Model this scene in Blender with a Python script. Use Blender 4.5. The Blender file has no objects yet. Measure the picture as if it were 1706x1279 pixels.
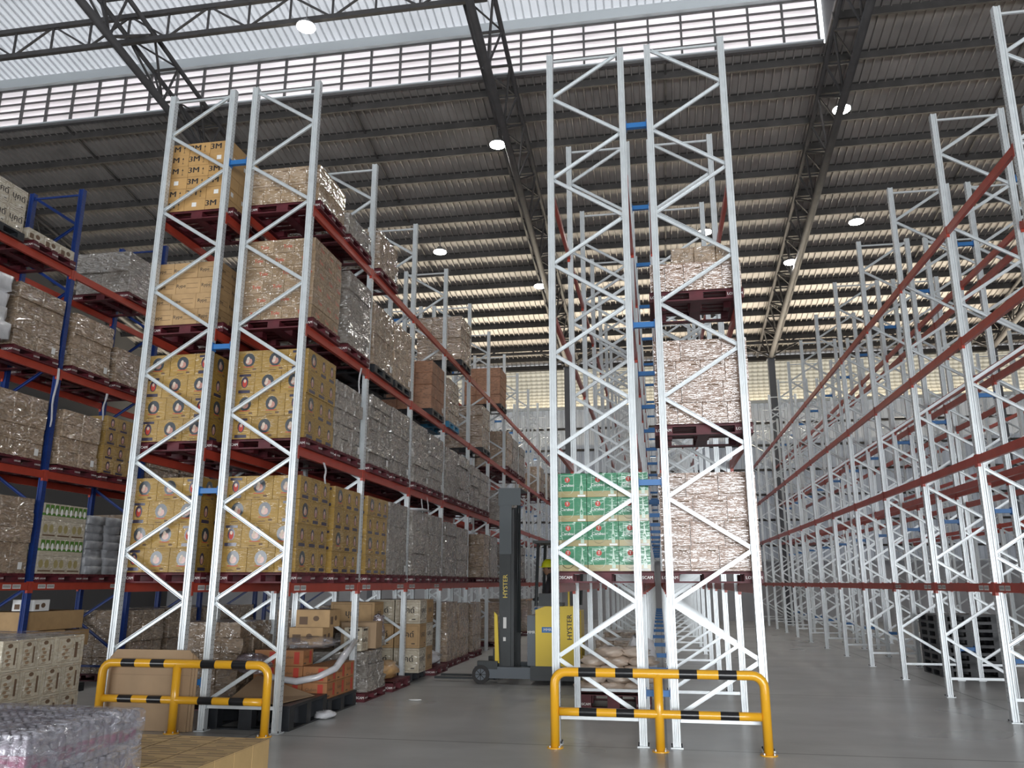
import bpy, math, random
from mathutils import Vector, Matrix
S = bpy.context.scene
COL = S.collection
RND = random.Random(7)

# ------------------------------------------------------------------ materials
def mat(name, col, rough=0.6, metal=0.0, marks=0.0, noise=0.0, nscale=8.0, coat=0.0, coatr=0.1, cior=1.5, bdist=.02, bump=0.0, bscale=30.0,
        stretch=(1, 1, 1), emit=None, estr=0.0, objrand=0.0, spec=0.5, rvar=0.0):
    m = bpy.data.materials.new(name); m.use_nodes = True
    nt = m.node_tree; N = nt.nodes; L = nt.links
    b = N['Principled BSDF']
    b.inputs['Base Color'].default_value = (*col, 1)
    b.inputs['Roughness'].default_value = rough
    b.inputs['Metallic'].default_value = metal
    b.inputs['Specular IOR Level'].default_value = spec
    if coat:
        b.inputs['Coat Weight'].default_value = coat
        b.inputs['Coat Roughness'].default_value = coatr; b.inputs['Coat IOR'].default_value = cior
    if emit:
        b.inputs['Emission Color'].default_value = (*emit, 1)
        b.inputs['Emission Strength'].default_value = estr
    tc = N.new('ShaderNodeTexCoord')
    if noise or objrand:
        hsv = N.new('ShaderNodeHueSaturation'); hsv.inputs['Color'].default_value = (*col, 1)
        L.new(hsv.outputs[0], b.inputs['Base Color'])
        last = None
        if noise:
            n = N.new('ShaderNodeTexNoise'); n.inputs['Scale'].default_value = nscale; n.inputs['Detail'].default_value = 3
            L.new(tc.outputs['Object'], n.inputs['Vector'])
            mr = N.new('ShaderNodeMapRange'); mr.inputs[1].default_value = .3; mr.inputs[2].default_value = .7
            mr.inputs[3].default_value = 1 - noise; mr.inputs[4].default_value = 1 + noise
            L.new(n.outputs[0], mr.inputs[0]); last = mr.outputs[0]
            if rvar:
                m2 = N.new('ShaderNodeMapRange'); m2.inputs[1].default_value = .3; m2.inputs[2].default_value = .7
                m2.inputs[3].default_value = rough - rvar; m2.inputs[4].default_value = rough + rvar
                L.new(n.outputs[0], m2.inputs[0]); L.new(m2.outputs[0], b.inputs['Roughness'])
        if objrand:
            oi = N.new('ShaderNodeObjectInfo')
            m3 = N.new('ShaderNodeMapRange'); m3.inputs[3].default_value = 1 - objrand; m3.inputs[4].default_value = 1 + objrand
            L.new(oi.outputs['Random'], m3.inputs[0])
            if last:
                mm = N.new('ShaderNodeMath'); mm.operation = 'MULTIPLY'
                L.new(last, mm.inputs[0]); L.new(m3.outputs[0], mm.inputs[1]); last = mm.outputs[0]
            else: last = m3.outputs[0]
        L.new(last, hsv.inputs['Value'])
    if marks:   # rows of blurred printing seen through the film
        mp = N.new('ShaderNodeMapping'); mp.inputs['Scale'].default_value = (9, 9, 26)
        L.new(tc.outputs['Object'], mp.inputs[0])
        n = N.new('ShaderNodeTexNoise'); n.inputs['Scale'].default_value = 1.6; n.inputs['Detail'].default_value = 3
        L.new(mp.outputs[0], n.inputs['Vector'])
        r = N.new('ShaderNodeMapRange'); r.inputs[1].default_value = .54; r.inputs[2].default_value = .6; r.inputs[3].default_value = 0; r.inputs[4].default_value = marks
        L.new(n.outputs[0], r.inputs[0])
        mx = N.new('ShaderNodeMix'); mx.data_type = 'RGBA'; mx.inputs[7].default_value = (.06, .04, .03, 1)
        L.new(r.outputs[0], mx.inputs[0]); mx.inputs[6].default_value = (*col, 1)
        if b.inputs['Base Color'].is_linked: L.new(b.inputs['Base Color'].links[0].from_socket, mx.inputs[6])
        L.new(mx.outputs[2], b.inputs['Base Color'])
    if bump:
        mp = N.new('ShaderNodeMapping'); mp.inputs['Scale'].default_value = stretch
        L.new(tc.outputs['Object'], mp.inputs[0])
        n = N.new('ShaderNodeTexNoise'); n.inputs['Scale'].default_value = bscale; n.inputs['Detail'].default_value = 1.5
        n.inputs['Distortion'].default_value = 1.6
        L.new(mp.outputs[0], n.inputs['Vector'])
        bp = N.new('ShaderNodeBump'); bp.inputs['Strength'].default_value = bump; bp.inputs['Distance'].default_value = bdist
        L.new(n.outputs[0], bp.inputs['Height'])
        L.new(bp.outputs[0], b.inputs['Coat Normal' if coat else 'Normal'])
    return m

FILM = dict(coat=1.0, coatr=.09, bump=.8, bscale=5.0, stretch=(1.0, 1.0, 5), cior=2.1, bdist=.13)
FILM2 = dict(coat=1.0, coatr=.09, bump=1.0, bscale=4.5, stretch=(1, 1, 2.2), cior=2.4, bdist=.16)
M = {}
M['galv'] = mat('galvanised_steel', (.66, .695, .71), .36, .35, noise=.05, nscale=9)
M['galv_dark'] = mat('punched_hole', (.03, .03, .035), .7)
M['orange'] = mat('orange_paint', (.40, .052, .03), .36, 0, noise=.1, nscale=5)
M['blue'] = mat('blue_paint', (.012, .036, .17), .35, 0, noise=.1)
M['blue2'] = mat('spacer_blue', (.03, .16, .42), .4, 0)
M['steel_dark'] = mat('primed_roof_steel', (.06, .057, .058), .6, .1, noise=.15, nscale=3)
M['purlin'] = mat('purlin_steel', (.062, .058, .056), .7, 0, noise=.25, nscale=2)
M['frame_grey'] = mat('louvre_frame', (.12, .115, .115), .6)
M['beam_white'] = mat('pale_steel', (.62, .66, .68), .5, .1)
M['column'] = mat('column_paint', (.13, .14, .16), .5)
M['label'] = mat('barcode_paper', (.75, .75, .73), .5)
M['ink'] = mat('black_ink', (.03, .025, .025), .5)
M['inkbrown'] = mat('brown_ink', (.14, .085, .05), .6)
M['white'] = mat('white_print', (.8, .8, .78), .5)
M['red_pallet'] = mat('pallet_red', (.085, .010, .016), .55, noise=.3, nscale=6)
M['black_plastic'] = mat('black_plastic', (.018, .02, .024), .4, noise=.2)
M['blue_plastic'] = mat('blue_plastic', (.03, .17, .3), .4)
M['wood'] = mat('pallet_wood', (.33, .24, .14), .7, noise=.25, nscale=9)
M['yellow_c'] = mat('yellow_carton', (.38, .232, .048), .5, noise=.08, objrand=.12, **FILM)
M['tan_c'] = mat('tan_carton', (.42, .27, .13), .6, noise=.08, objrand=.12)
M['tan_film'] = mat('tan_carton_film', (.34, .235, .135), .5, noise=.12, objrand=.12, **FILM2)
M['kraft_c'] = mat('kraft_carton_m', (.47, .28, .105), .6, noise=.06, objrand=.06)
M['white_c'] = mat('pale_carton', (.50, .44, .33), .6, noise=.06, objrand=.05, **FILM2)
M['grey_film'] = mat('grey_film_carton', (.26, .235, .205), .5, marks=.45, noise=.22, nscale=5, objrand=.18, **FILM2)
M['brown_film'] = mat('brown_film_carton', (.30, .215, .14), .5, marks=.45, noise=.2, nscale=6, objrand=.15, **FILM2)
M['red_film'] = mat('reddish_carton', (.33, .17, .10), .55, marks=.45, noise=.2, nscale=6, objrand=.1)
M['green_c'] = mat('green_carton', (.012, .20, .085), .45, noise=.06, coat=1, coatr=.15, cior=1.6, bump=.5, bscale=5, stretch=(1, 1, 3))
M['gold'] = mat('gold_print', (.36, .30, .13), .5, coat=1, coatr=.15)
M['palegreen'] = mat('palegreen_print', (.45, .62, .5), .5, coat=1, coatr=.15)
M['lime'] = mat('lime_print', (.08, .2, .03), .5)
M['navy'] = mat('navy_print', (.035, .03, .06), .5, coat=1, coatr=.2)
M['teal'] = mat('emblem_disc', (.045, .055, .065), .5, coat=1, coatr=.2)
M['pink'] = mat('emblem_pink', (.5, .25, .2), .5, coat=1, coatr=.2)
M['redprint'] = mat('red_print', (.5, .06, .04), .5)
M['orange_c'] = mat('orange_carton', (.38, .17, .07), .55, noise=.1, objrand=.08)
M['byellow'] = mat('barrier_yellow', (.85, .43, .02), .28, coat=.4)
M['bblack'] = mat('barrier_black', (.012, .012, .014), .3, coat=.3)
M['card'] = mat('cardboard_sheet_m', (.38, .26, .155), .75, noise=.08, nscale=3)
M['card_edge'] = mat('cardboard_fold', (.30, .20, .12), .8)
M['bag'] = mat('grey_bag', (.30, .31, .33), .45, noise=.2, coat=.6, bump=.8, bscale=10)
M['whitebag'] = mat('white_bag', (.62, .62, .64), .35, noise=.12, coat=.8, bump=1.0, bscale=7)
M['creambag'] = mat('cream_sack', (.58, .47, .38), .5, noise=.15, coat=.6, bump=.7, bscale=9)
M['tyre'] = mat('tyre_rubber', (.03, .028, .028), .7)
M['truck_dark'] = mat('truck_dark', (.028, .034, .036), .45, noise=.1)
M['truck_grey'] = mat('truck_grey', (.12, .14, .16), .5)
M['truck_plate'] = mat('mast_plate', (.10, .12, .13), .45)
M['truck_yellow'] = mat('truck_yellow', (.78, .56, .03), .4)
M['letter_y'] = mat('lettering_yellow', (.8, .62, .1), .4)
M['cloth'] = mat('dark_cloth', (.035, .035, .04), .9)
M['helmet'] = mat('helmet_yellow', (.75, .78, .02), .35)
M['skin'] = mat('skin', (.33, .19, .12), .6)
M['lamp_body'] = mat('lamp_housing', (.3, .3, .3), .4, .6)
M['lamp'] = mat('lamp_glow', (1, 1, 1), .5, emit=(1, .98, .93), estr=60)
M['plain_wall'] = mat('block_wall', (.42, .43, .46), .7, noise=.06, nscale=1.5)
M['wall_sheet0'] = mat('wall_sheet', (.42, .44, .46), .5, .15, noise=.12, nscale=.8)
M['roof_sheet'] = mat('roof_sheet', (.27, .252, .24), .5, .1, noise=.16, nscale=.9)
M['outer'] = mat('outer_wall', (.09, .09, .095), .8)

def translucent(name, col, fac=.5, noise=.05, lines=False):
    m = bpy.data.materials.new(name); m.use_nodes = True
    nt = m.node_tree; N = nt.nodes; L = nt.links; N.clear()
    o = N.new('ShaderNodeOutputMaterial'); mx = N.new('ShaderNodeMixShader'); mx.inputs[0].default_value = fac
    d = N.new('ShaderNodeBsdfDiffuse'); t = N.new('ShaderNodeBsdfTranslucent')
    tc = N.new('ShaderNodeTexCoord'); hs = N.new('ShaderNodeHueSaturation'); hs.inputs['Color'].default_value = (*col, 1)
    n = N.new('ShaderNodeTexNoise'); n.inputs['Scale'].default_value = .8
    mp = N.new('ShaderNodeMapRange'); mp.inputs[1].default_value = .3; mp.inputs[2].default_value = .7
    mp.inputs[3].default_value = 1 - noise; mp.inputs[4].default_value = 1 + noise
    L.new(tc.outputs['Object'], n.inputs['Vector']); L.new(n.outputs[0], mp.inputs[0])
    last = mp.outputs[0]
    if lines:
        w = N.new('ShaderNodeTexWave'); w.bands_direction = 'Z'; w.inputs['Scale'].default_value = 1.6
        L.new(tc.outputs['Object'], w.inputs['Vector'])
        m2 = N.new('ShaderNodeMapRange'); m2.inputs[3].default_value = .55; m2.inputs[4].default_value = 1.1
        L.new(w.outputs[1], m2.inputs[0])
        mm = N.new('ShaderNodeMath'); mm.operation = 'MULTIPLY'
        L.new(last, mm.inputs[0]); L.new(m2.outputs[0], mm.inputs[1]); last = mm.outputs[0]
    L.new(last, hs.inputs['Value'])
    L.new(hs.outputs[0], d.inputs[0]); L.new(hs.outputs[0], t.inputs[0])
    L.new(d.outputs[0], mx.inputs[1]); L.new(t.outputs[0], mx.inputs[2]); L.new(mx.outputs[0], o.inputs[0])
    return m
M['skylight'] = translucent('skylight_sheet', (.45, .46, .475), .22)
M['eave_sheet'] = translucent('daylit_eave_sheet', (.46, .42, .33), .22, .08, True)
M['wall_sheet'] = translucent('wall_sheet_daylit', (.33, .35, .38), .07, .1)
M['blade'] = translucent('louvre_blade', (.85, .82, .82), .55)

def film_mat(name, alpha=.75, col=(.75, .76, .78)):
    m = bpy.data.materials.new(name); m.use_nodes = True
    nt = m.node_tree; N = nt.nodes; L = nt.links; N.clear()
    o = N.new('ShaderNodeOutputMaterial'); mx = N.new('ShaderNodeMixShader'); m2 = N.new('ShaderNodeMixShader')
    t = N.new('ShaderNodeBsdfTransparent'); g = N.new('ShaderNodeBsdfGlossy'); g.inputs['Roughness'].default_value = .14; g.inputs[0].default_value = (.95, .95, 1, 1)
    df = N.new('ShaderNodeBsdfDiffuse'); df.inputs[0].default_value = (*col, 1)
    tc = N.new('ShaderNodeTexCoord'); mp = N.new('ShaderNodeMapping'); mp.inputs['Scale'].default_value = (1, 1, 3)
    n = N.new('ShaderNodeTexNoise'); n.inputs['Scale'].default_value = 6; n.inputs['Detail'].default_value = 4; n.inputs['Distortion'].default_value = 1.2
    L.new(tc.outputs['Object'], mp.inputs[0]); L.new(mp.outputs[0], n.inputs['Vector'])
    b = N.new('ShaderNodeBump'); b.inputs['Strength'].default_value = 1; b.inputs['Distance'].default_value = .05
    L.new(n.outputs[0], b.inputs['Height']); L.new(b.outputs[0], g.inputs['Normal'])
    r = N.new('ShaderNodeMapRange'); r.inputs[1].default_value = .42; r.inputs[2].default_value = .66
    r.inputs[3].default_value = alpha * .5; r.inputs[4].default_value = min(1, alpha * 1.8)
    L.new(n.outputs[0], r.inputs[0]); L.new(r.outputs[0], mx.inputs[0])
    m2.inputs[0].default_value = .5
    L.new(df.outputs[0], m2.inputs[1]); L.new(g.outputs[0], m2.inputs[2])
    L.new(t.outputs[0], mx.inputs[1]); L.new(m2.outputs[0], mx.inputs[2]); L.new(mx.outputs[0], o.inputs[0])
    return m
M['film'] = film_mat('stretch_film', .34, (.5, .5, .54))
M['film_heavy'] = film_mat('heavy_film', .55, (.36, .36, .42))
M['film_dense'] = film_mat('dense_film', .7, (.35, .3, .34))

# ------------------------------------------------------------------ mesh builder
class MB:
    def __init__(s): s.v = []; s.f = []; s.m = []; s.mats = []
    def mi(s, m):
        m = M[m] if isinstance(m, str) else m
        if m not in s.mats: s.mats.append(m)
        return s.mats.index(m)
    def poly(s, pts, m):
        b = len(s.v); s.v += [tuple(p) for p in pts]; s.f.append(tuple(range(b, b + len(pts)))); s.m.append(s.mi(m))
    def raw(s, vs, fs, m):
        b = len(s.v); s.v += [tuple(p) for p in vs]; k = s.mi(m)
        for f in fs: s.f.append(tuple(i + b for i in f)); s.m.append(k)
    def box(s, x0, x1, y0, y1, z0, z1, m, T=None, jit=0):
        c = [(x, y, z) for z in (z0, z1) for y in (y0, y1) for x in (x0, x1)]
        if jit: c = [(a + RND.uniform(-jit, jit), b + RND.uniform(-jit, jit), d + RND.uniform(-jit, jit) * .5) for a, b, d in c]
        if T: c = [tuple(T @ Vector(p)) for p in c]
        s.raw(c, [(0, 2, 3, 1), (4, 5, 7, 6), (0, 1, 5, 4), (2, 6, 7, 3), (0, 4, 6, 2), (1, 3, 7, 5)], m)
    def bar(s, a, b, w, h, m, up=(0, 0, 1)):
        a = Vector(a); b = Vector(b); d = b - a; L = d.length; d.normalize()
        u = Vector(up)
        if abs(d.dot(u)) > .98: u = Vector((0, 1, 0))
        r = d.cross(u).normalized(); u = r.cross(d).normalized()
        c = [p + r * sx * w / 2 + u * sz * h / 2 for p in (a, b) for sz in (-1, 1) for sx in (-1, 1)]
        s.raw(c, [(0, 1, 3, 2), (4, 6, 7, 5), (0, 4, 5, 1), (2, 3, 7, 6), (0, 2, 6, 4), (1, 5, 7, 3)], m)
    def tube(s, pts, r, m, n=10, ms=None, caps=True):
        pts = [Vector(p) for p in pts]; rings = []
        k0 = s.mi(m); base = len(s.v)
        pu = None
        for i, p in enumerate(pts):
            if i == 0: d = pts[1] - p
            elif i == len(pts) - 1: d = p - pts[i - 1]
            else: d = (pts[i + 1] - p).normalized() + (p - pts[i - 1]).normalized()
            d.normalize()
            u = pu if pu is not None else (Vector((0, 0, 1)) if abs(d.z) < .9 else Vector((0, 1, 0)))
            x = d.cross(u).normalized(); u = x.cross(d).normalized(); pu = u
            rr = r[i] if isinstance(r, (list, tuple)) else r
            for j in range(n):
                a = 2 * math.pi * j / n
                s.v.append(tuple(p + x * math.cos(a) * rr + u * math.sin(a) * rr))
        for i in range(len(pts) - 1):
            k = s.mi(ms[i]) if ms else k0
            for j in range(n):
                j2 = (j + 1) % n
                s.f.append((base + i * n + j, base + i * n + j2, base + (i + 1) * n + j2, base + (i + 1) * n + j)); s.m.append(k)
        if caps:
            s.f.append(tuple(base + j for j in range(n))[::-1]); s.m.append(k0)
            s.f.append(tuple(base + (len(pts) - 1) * n + j for j in range(n))); s.m.append(k0)
    def disc(s, c, ax, rx, ry, m, n=18, u=None, v=None):
        c = Vector(c); u = Vector(u); v = Vector(v)
        s.poly([c + u * math.cos(2 * math.pi * i / n) * rx + v * math.sin(2 * math.pi * i / n) * ry for i in range(n)], m)
    def mesh(s, name, smooth=False):
        me = bpy.data.meshes.new(name); me.from_pydata(s.v, [], s.f)
        for m in s.mats: me.materials.append(m)
        me.polygons.foreach_set('material_index', s.m)
        if smooth: me.polygons.foreach_set('use_smooth', [True] * len(s.f))
        me.update(); return me

def tag(o, label=None, cat=None, group=None, kind=None):
    if label: o['label'] = label
    if cat: o['category'] = cat
    if group: o['group'] = group
    if kind: o['kind'] = kind
    return o
def link(name, data, parent=None, loc=(0, 0, 0), rz=0):
    o = bpy.data.objects.new(name, data); COL.objects.link(o)
    o.location = loc; o.rotation_euler = (0, 0, rz)
    if parent: o.parent = parent
    return o
def obj(name, mb, parent=None, loc=(0, 0, 0), rz=0, smooth=False):
    return link(name, mb.mesh(name, smooth) if isinstance(mb, MB) else mb, parent, loc, rz)
def empty(name, loc=(0, 0, 0), rz=0):
    o = link(name, None, None, loc, rz); o.empty_display_size = .2; return o
def struct(name, mb, label=None, smooth=False):
    return tag(obj(name, mb, smooth=smooth), label, kind='structure')
def copy_tree(o, loc=None, rz=None, parent=None):
    c = o.copy(); COL.objects.link(c); c.parent = parent
    if loc is not None: c.location = loc
    if rz is not None: c.rotation_euler = (0, 0, rz)
    for ch in list(o.children): copy_tree(ch, parent=c)
    return c

_g = {}
def glyph(text, size=1.0, bold=0.0):
    key = (text, bold)
    if key not in _g:
        cu = bpy.data.curves.new('t', 'FONT'); cu.body = text; cu.size = 1; cu.resolution_u = 2
        cu.align_x = 'CENTER'; cu.align_y = 'CENTER'; cu.offset = bold
        o = bpy.data.objects.new('t', cu); COL.objects.link(o)
        bpy.context.view_layer.update()
        me = o.to_mesh()
        vs = [(v.co.x, v.co.y) for v in me.vertices]; fs = [tuple(p.vertices) for p in me.polygons]
        o.to_mesh_clear(); bpy.data.objects.remove(o); bpy.data.curves.remove(cu)
        _g[key] = (vs, fs)
    return _g[key]
def put_text(mb, text, c, u, v, size, m, bold=0.0, sx=1.0):
    vs, fs = glyph(text); c = Vector(c); u = Vector(u); v = Vector(v)
    offs = [(0, 0)] if bold < .005 else [(-bold, 0), (bold, 0), (0, 0)]
    nrm = u.cross(v)
    for k, (ox, oy) in enumerate(offs): mb.raw([c + nrm * (.00008 * k) + u * ((x + ox) * size * sx) + v * ((y + oy) * size) for x, y in vs], fs, m)

# ------------------------------------------------------------------ camera
d = dict(yaw=.1754, pitch=.2399, roll=.0016, f=1348.62, h=1.8277)
cy, sy = math.cos(d['yaw']), math.sin(d['yaw']); cp, sp = math.cos(d['pitch']), math.sin(d['pitch'])
fw = Vector((-sy * cp, cy * cp, sp)); rt = Vector((cy, sy, 0)); up = rt.cross(fw)
cr, sr = math.cos(d['roll']), math.sin(d['roll'])
rt, up = cr * rt + sr * up, -sr * rt + cr * up
cam = bpy.data.cameras.new('camera'); co = bpy.data.objects.new('camera', cam); COL.objects.link(co)
R = Matrix((rt, up, -fw)).transposed()
co.matrix_world = Matrix.Translation((0, 0, d['h'])) @ R.to_4x4()
cam.sensor_width = 36; cam.lens = 36 * d['f'] / 1706; cam.clip_start = .05; cam.clip_end = 300
S.camera = co

# ------------------------------------------------------------------ building shell
YE, ZE, SL = 42.3, 13.3, .18             # eave and slope of the main roof
def roofz(Y): return ZE + SL * (YE - Y)
YL = 21.7                                 # louvre line
XW0, XW1 = -27., 30.; XM = 5.35           # end of the monitor
mb = MB(); mb.poly([(XW0, -14, 0), (XW1, -14, 0), (XW1, 44, 0), (XW0, 44, 0)], 'ink')
fl = bpy.data.materials.new('polished_concrete'); fl.use_nodes = True
nt = fl.node_tree; N = nt.nodes; Lk = nt.links; b = N['Principled BSDF']
tc = N.new('ShaderNodeTexCoord'); n1 = N.new('ShaderNodeTexNoise'); n1.inputs['Scale'].default_value = .55; n1.inputs['Detail'].default_value = 4
n1.inputs['Roughness'].default_value = .62
mpg = N.new('ShaderNodeMapping'); mpg.inputs['Scale'].default_value = (1, 1.6, 1)
Lk.new(tc.outputs['Object'], mpg.inputs[0]); Lk.new(mpg.outputs[0], n1.inputs['Vector'])
cr_ = N.new('ShaderNodeValToRGB'); cr_.color_ramp.elements[0].position = .32; cr_.color_ramp.elements[1].position = .72
cr_.color_ramp.elements[0].color = (.36, .365, .355, 1); cr_.color_ramp.elements[1].color = (.50, .505, .495, 1)
Lk.new(n1.outputs[0], cr_.inputs[0])
br = N.new('ShaderNodeTexBrick'); br.offset = 0; br.inputs['Scale'].default_value = .2; br.inputs['Mortar Size'].default_value = .004
br.inputs['Brick Width'].default_value = 1.0; br.inputs['Row Height'].default_value = 1.0
br.inputs['Color1'].default_value = br.inputs['Color2'].default_value = (1, 1, 1, 1); br.inputs['Mortar'].default_value = (.45, .45, .45, 1)
Lk.new(tc.outputs['Object'], br.inputs['Vector'])
mx = N.new('ShaderNodeMix'); mx.data_type = 'RGBA'; mx.blend_type = 'MULTIPLY'; mx.inputs[0].default_value = 1
Lk.new(cr_.outputs[0], mx.inputs[6]); Lk.new(br.outputs['Color'], mx.inputs[7]); Lk.new(mx.outputs[2], b.inputs['Base Color'])
mr = N.new('ShaderNodeMapRange'); mr.inputs[1].default_value = .3; mr.inputs[2].default_value = .7; mr.inputs[3].default_value = .26; mr.inputs[4].default_value = .40
n2 = N.new('ShaderNodeTexNoise'); n2.inputs['Scale'].default_value = .35; n2.inputs['Detail'].default_value = 2; Lk.new(mpg.outputs[0], n2.inputs['Vector']); Lk.new(n2.outputs[0], mr.inputs[0]); Lk.new(mr.outputs[0], b.inputs['Roughness'])
mb.mats = [fl]
struct('floor', mb, 'polished grey concrete warehouse floor with joints and scuffs')

def ribbed(mb, x0, x1, prof, m, pitch=.25, rib=.065, w=.045):
    """prof: list of (Y,Z,nY,nZ) points along the sheet; ribs run along the profile"""
    xs = []; x = x0
    while x < x1 - .01:
        xs += [(x, 0), (x + w * .3, rib), (x + w, rib), (x + w * 1.3, 0)]
        x += pitch
    xs.append((x1, 0))
    vs = []; fs = []; n = len(xs)
    for (Y, Z, ny, nz) in prof:
        for (xx, r) in xs: vs.append((xx, Y + ny * r, Z + nz * r))
    for i in range(len(prof) - 1):
        for j in range(n - 1): fs.append((i * n + j, i * n + j + 1, (i + 1) * n + j + 1, (i + 1) * n + j))
    mb.raw(vs, fs, m)

mb = MB()
ribbed(mb, XW0, XM, [(YE, ZE, 0, -1), (YL, roofz(YL), 0, -1)], 'roof_sheet')
ribbed(mb, XM, XW1, [(YE, ZE, 0, -1), (14, roofz(14), 0, -1), (-14, ZE, 0, -1)], 'roof_sheet')
ribbed(mb, XW0, XM, [(6.3, roofz(21.7), 0, -1), (-14, ZE, 0, -1)], 'roof_sheet')
struct('ceiling', mb, 'dark ribbed metal roof sheeting sloping down to the far eave')
ZM0 = 18.95                               # underside of monitor roof at louvre line
mb = MB()
ribbed(mb, XW0, XM, [(YL + .5, ZM0 - .05, 0, -1), (14, ZM0 + .18 * 7.7, 0, -1), (5.8, ZM0 - .05, 0, -1)], 'skylight')
struct('ceiling_monitor', mb, 'pale translucent ribbed sheeting over the raised roof monitor')
mb = MB(); mb.poly([(XM, 21.7, roofz(21.7)), (XM, 14, roofz(14)), (XM, 6.3, roofz(6.3 + 15.4)), (XM, 6.3, ZM0), (XM, 14, ZM0 + 1.38), (XM, 21.7, ZM0)], 'steel_dark')
struct('wall_monitor', mb, 'dark gable closing the end of the roof monitor')

# far wall
mb = MB()
mb.box(XW0, XW1, 42.5, 42.7, 0, 2.9, 'plain_wall')
ribbed(mb, XW0, XW1, [(42.5, 2.9, -1, 0), (42.5, 10.85, -1, 0)], 'wall_sheet', .33, .06, .12)
struct('wall_far', mb, 'far wall of grey ribbed sheeting above a plain block base')
mb = MB()
prof = []
for i in range(9):
    t = i / 8; prof.append((42.5 + .45 * math.sin(math.pi * t), 10.9 + t * 2.15, -1, 0))
ribbed(mb, XW0, XW1, prof, 'eave_sheet', .28, .05, .09)
struct('wall_eave', mb, 'curved cream ribbed sheeting glowing with daylight under the far eave')
k = 0
for z, mm, hh in [(10.87, 'beam_white', .14), (9.75, 'purlin', .1), (8.6, 'purlin', .1), (7.35, 'purlin', .1), (6.1, 'purlin', .1), (4.85, 'purlin', .1), (3.6, 'purlin', .1), (2.9, 'beam_white', .06)]:
    k += 1; mb = MB(); mb.box(XW0, XW1, 42.28, 42.46, z - hh / 2, z + hh / 2, mm); struct('trim_%d' % k, mb, 'horizontal wall rail on the far wall')
mb = MB(); mb.box(XW0, XW1, 42.0, 42.3, 12.98, 13.22, 'purlin'); struct('eave_gutter', mb, 'grey eave gutter beam along the top of the far wall')
for nm, x in (('wall_left', XW0), ('wall_right', XW1)):
    mb = MB(); mb.box(min(x, x + (.2 if x > 0 else -.2)), max(x, x + (.2 if x > 0 else -.2)), -14, 42.7, 0, 21, 'outer'); struct(nm, mb, 'side wall of the warehouse')
# wall behind the photographer with the open loading doors
mb = MB()
DX0, DX1, DZ = -1., 22., 5.5
mb.box(XW0, -25.5, -14.2, -14, 0, 13.3, 'outer'); mb.box(-9, DX0, -14.2, -14, 0, 13.3, 'outer'); mb.box(-25.5, -9, -14.2, -14, DZ, 13.3, 'outer'); mb.box(DX1, XW1, -14.2, -14, 0, 13.3, 'outer'); mb.box(DX0, DX1, -14.2, -14, DZ, 13.3, 'outer')
struct('wall_back', mb, 'loading side wall with a wide open door')

# columns
TX = [-24.28, -14.25, -4.2, 5.83, 15.86, 25.9]
for x in TX:
    mb = MB(); w = .155
    mb.box(x - w, x + w, 39.84, 39.87, 0, 12.45, 'column'); mb.box(x - w, x + w, 40.13, 40.16, 0, 12.45, 'column'); mb.box(x - .02, x + .02, 39.87, 40.13, 0, 12.45, 'column')
    mb.box(x - w, x - w + .012, 39.87, 40.13, 0, 12.45, 'column'); mb.box(x + w - .012, x + w, 39.87, 40.13, 0, 12.45, 'column')
    mb.box(x - .2, x + .2, 39.8, 40.2, 12.45, 12.5, 'column')
    struct('column', mb, 'grey steel column carrying a roof truss at the far eave')

# purlins on the main slope
PY = [YL + .45 + 1.27 * i for i in range(16)]
for i, y in enumerate(PY):
    mb = MB(); z = roofz(y)
    x0 = XW0
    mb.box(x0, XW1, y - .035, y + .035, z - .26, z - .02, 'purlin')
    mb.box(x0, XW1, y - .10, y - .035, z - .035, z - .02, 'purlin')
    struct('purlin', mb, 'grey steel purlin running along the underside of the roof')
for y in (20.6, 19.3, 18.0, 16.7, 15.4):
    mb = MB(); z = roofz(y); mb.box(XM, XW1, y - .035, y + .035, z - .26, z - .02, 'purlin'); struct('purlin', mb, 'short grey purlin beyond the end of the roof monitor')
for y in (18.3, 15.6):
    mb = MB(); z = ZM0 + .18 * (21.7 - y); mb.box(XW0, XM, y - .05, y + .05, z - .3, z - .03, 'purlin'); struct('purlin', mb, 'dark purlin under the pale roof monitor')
# sag rods between purlins, one line per bay
for xm in (-19.3, -9.2, .8, 10.85, 20.9):
    mb = MB()
    mb.bar((xm, YL, roofz(YL) - .12), (xm, 41.2, roofz(41.2) - .12), .05, .05, 'purlin')
    struct('sag_rod', mb, 'thin rod tying the purlins together down the roof slope')

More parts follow.
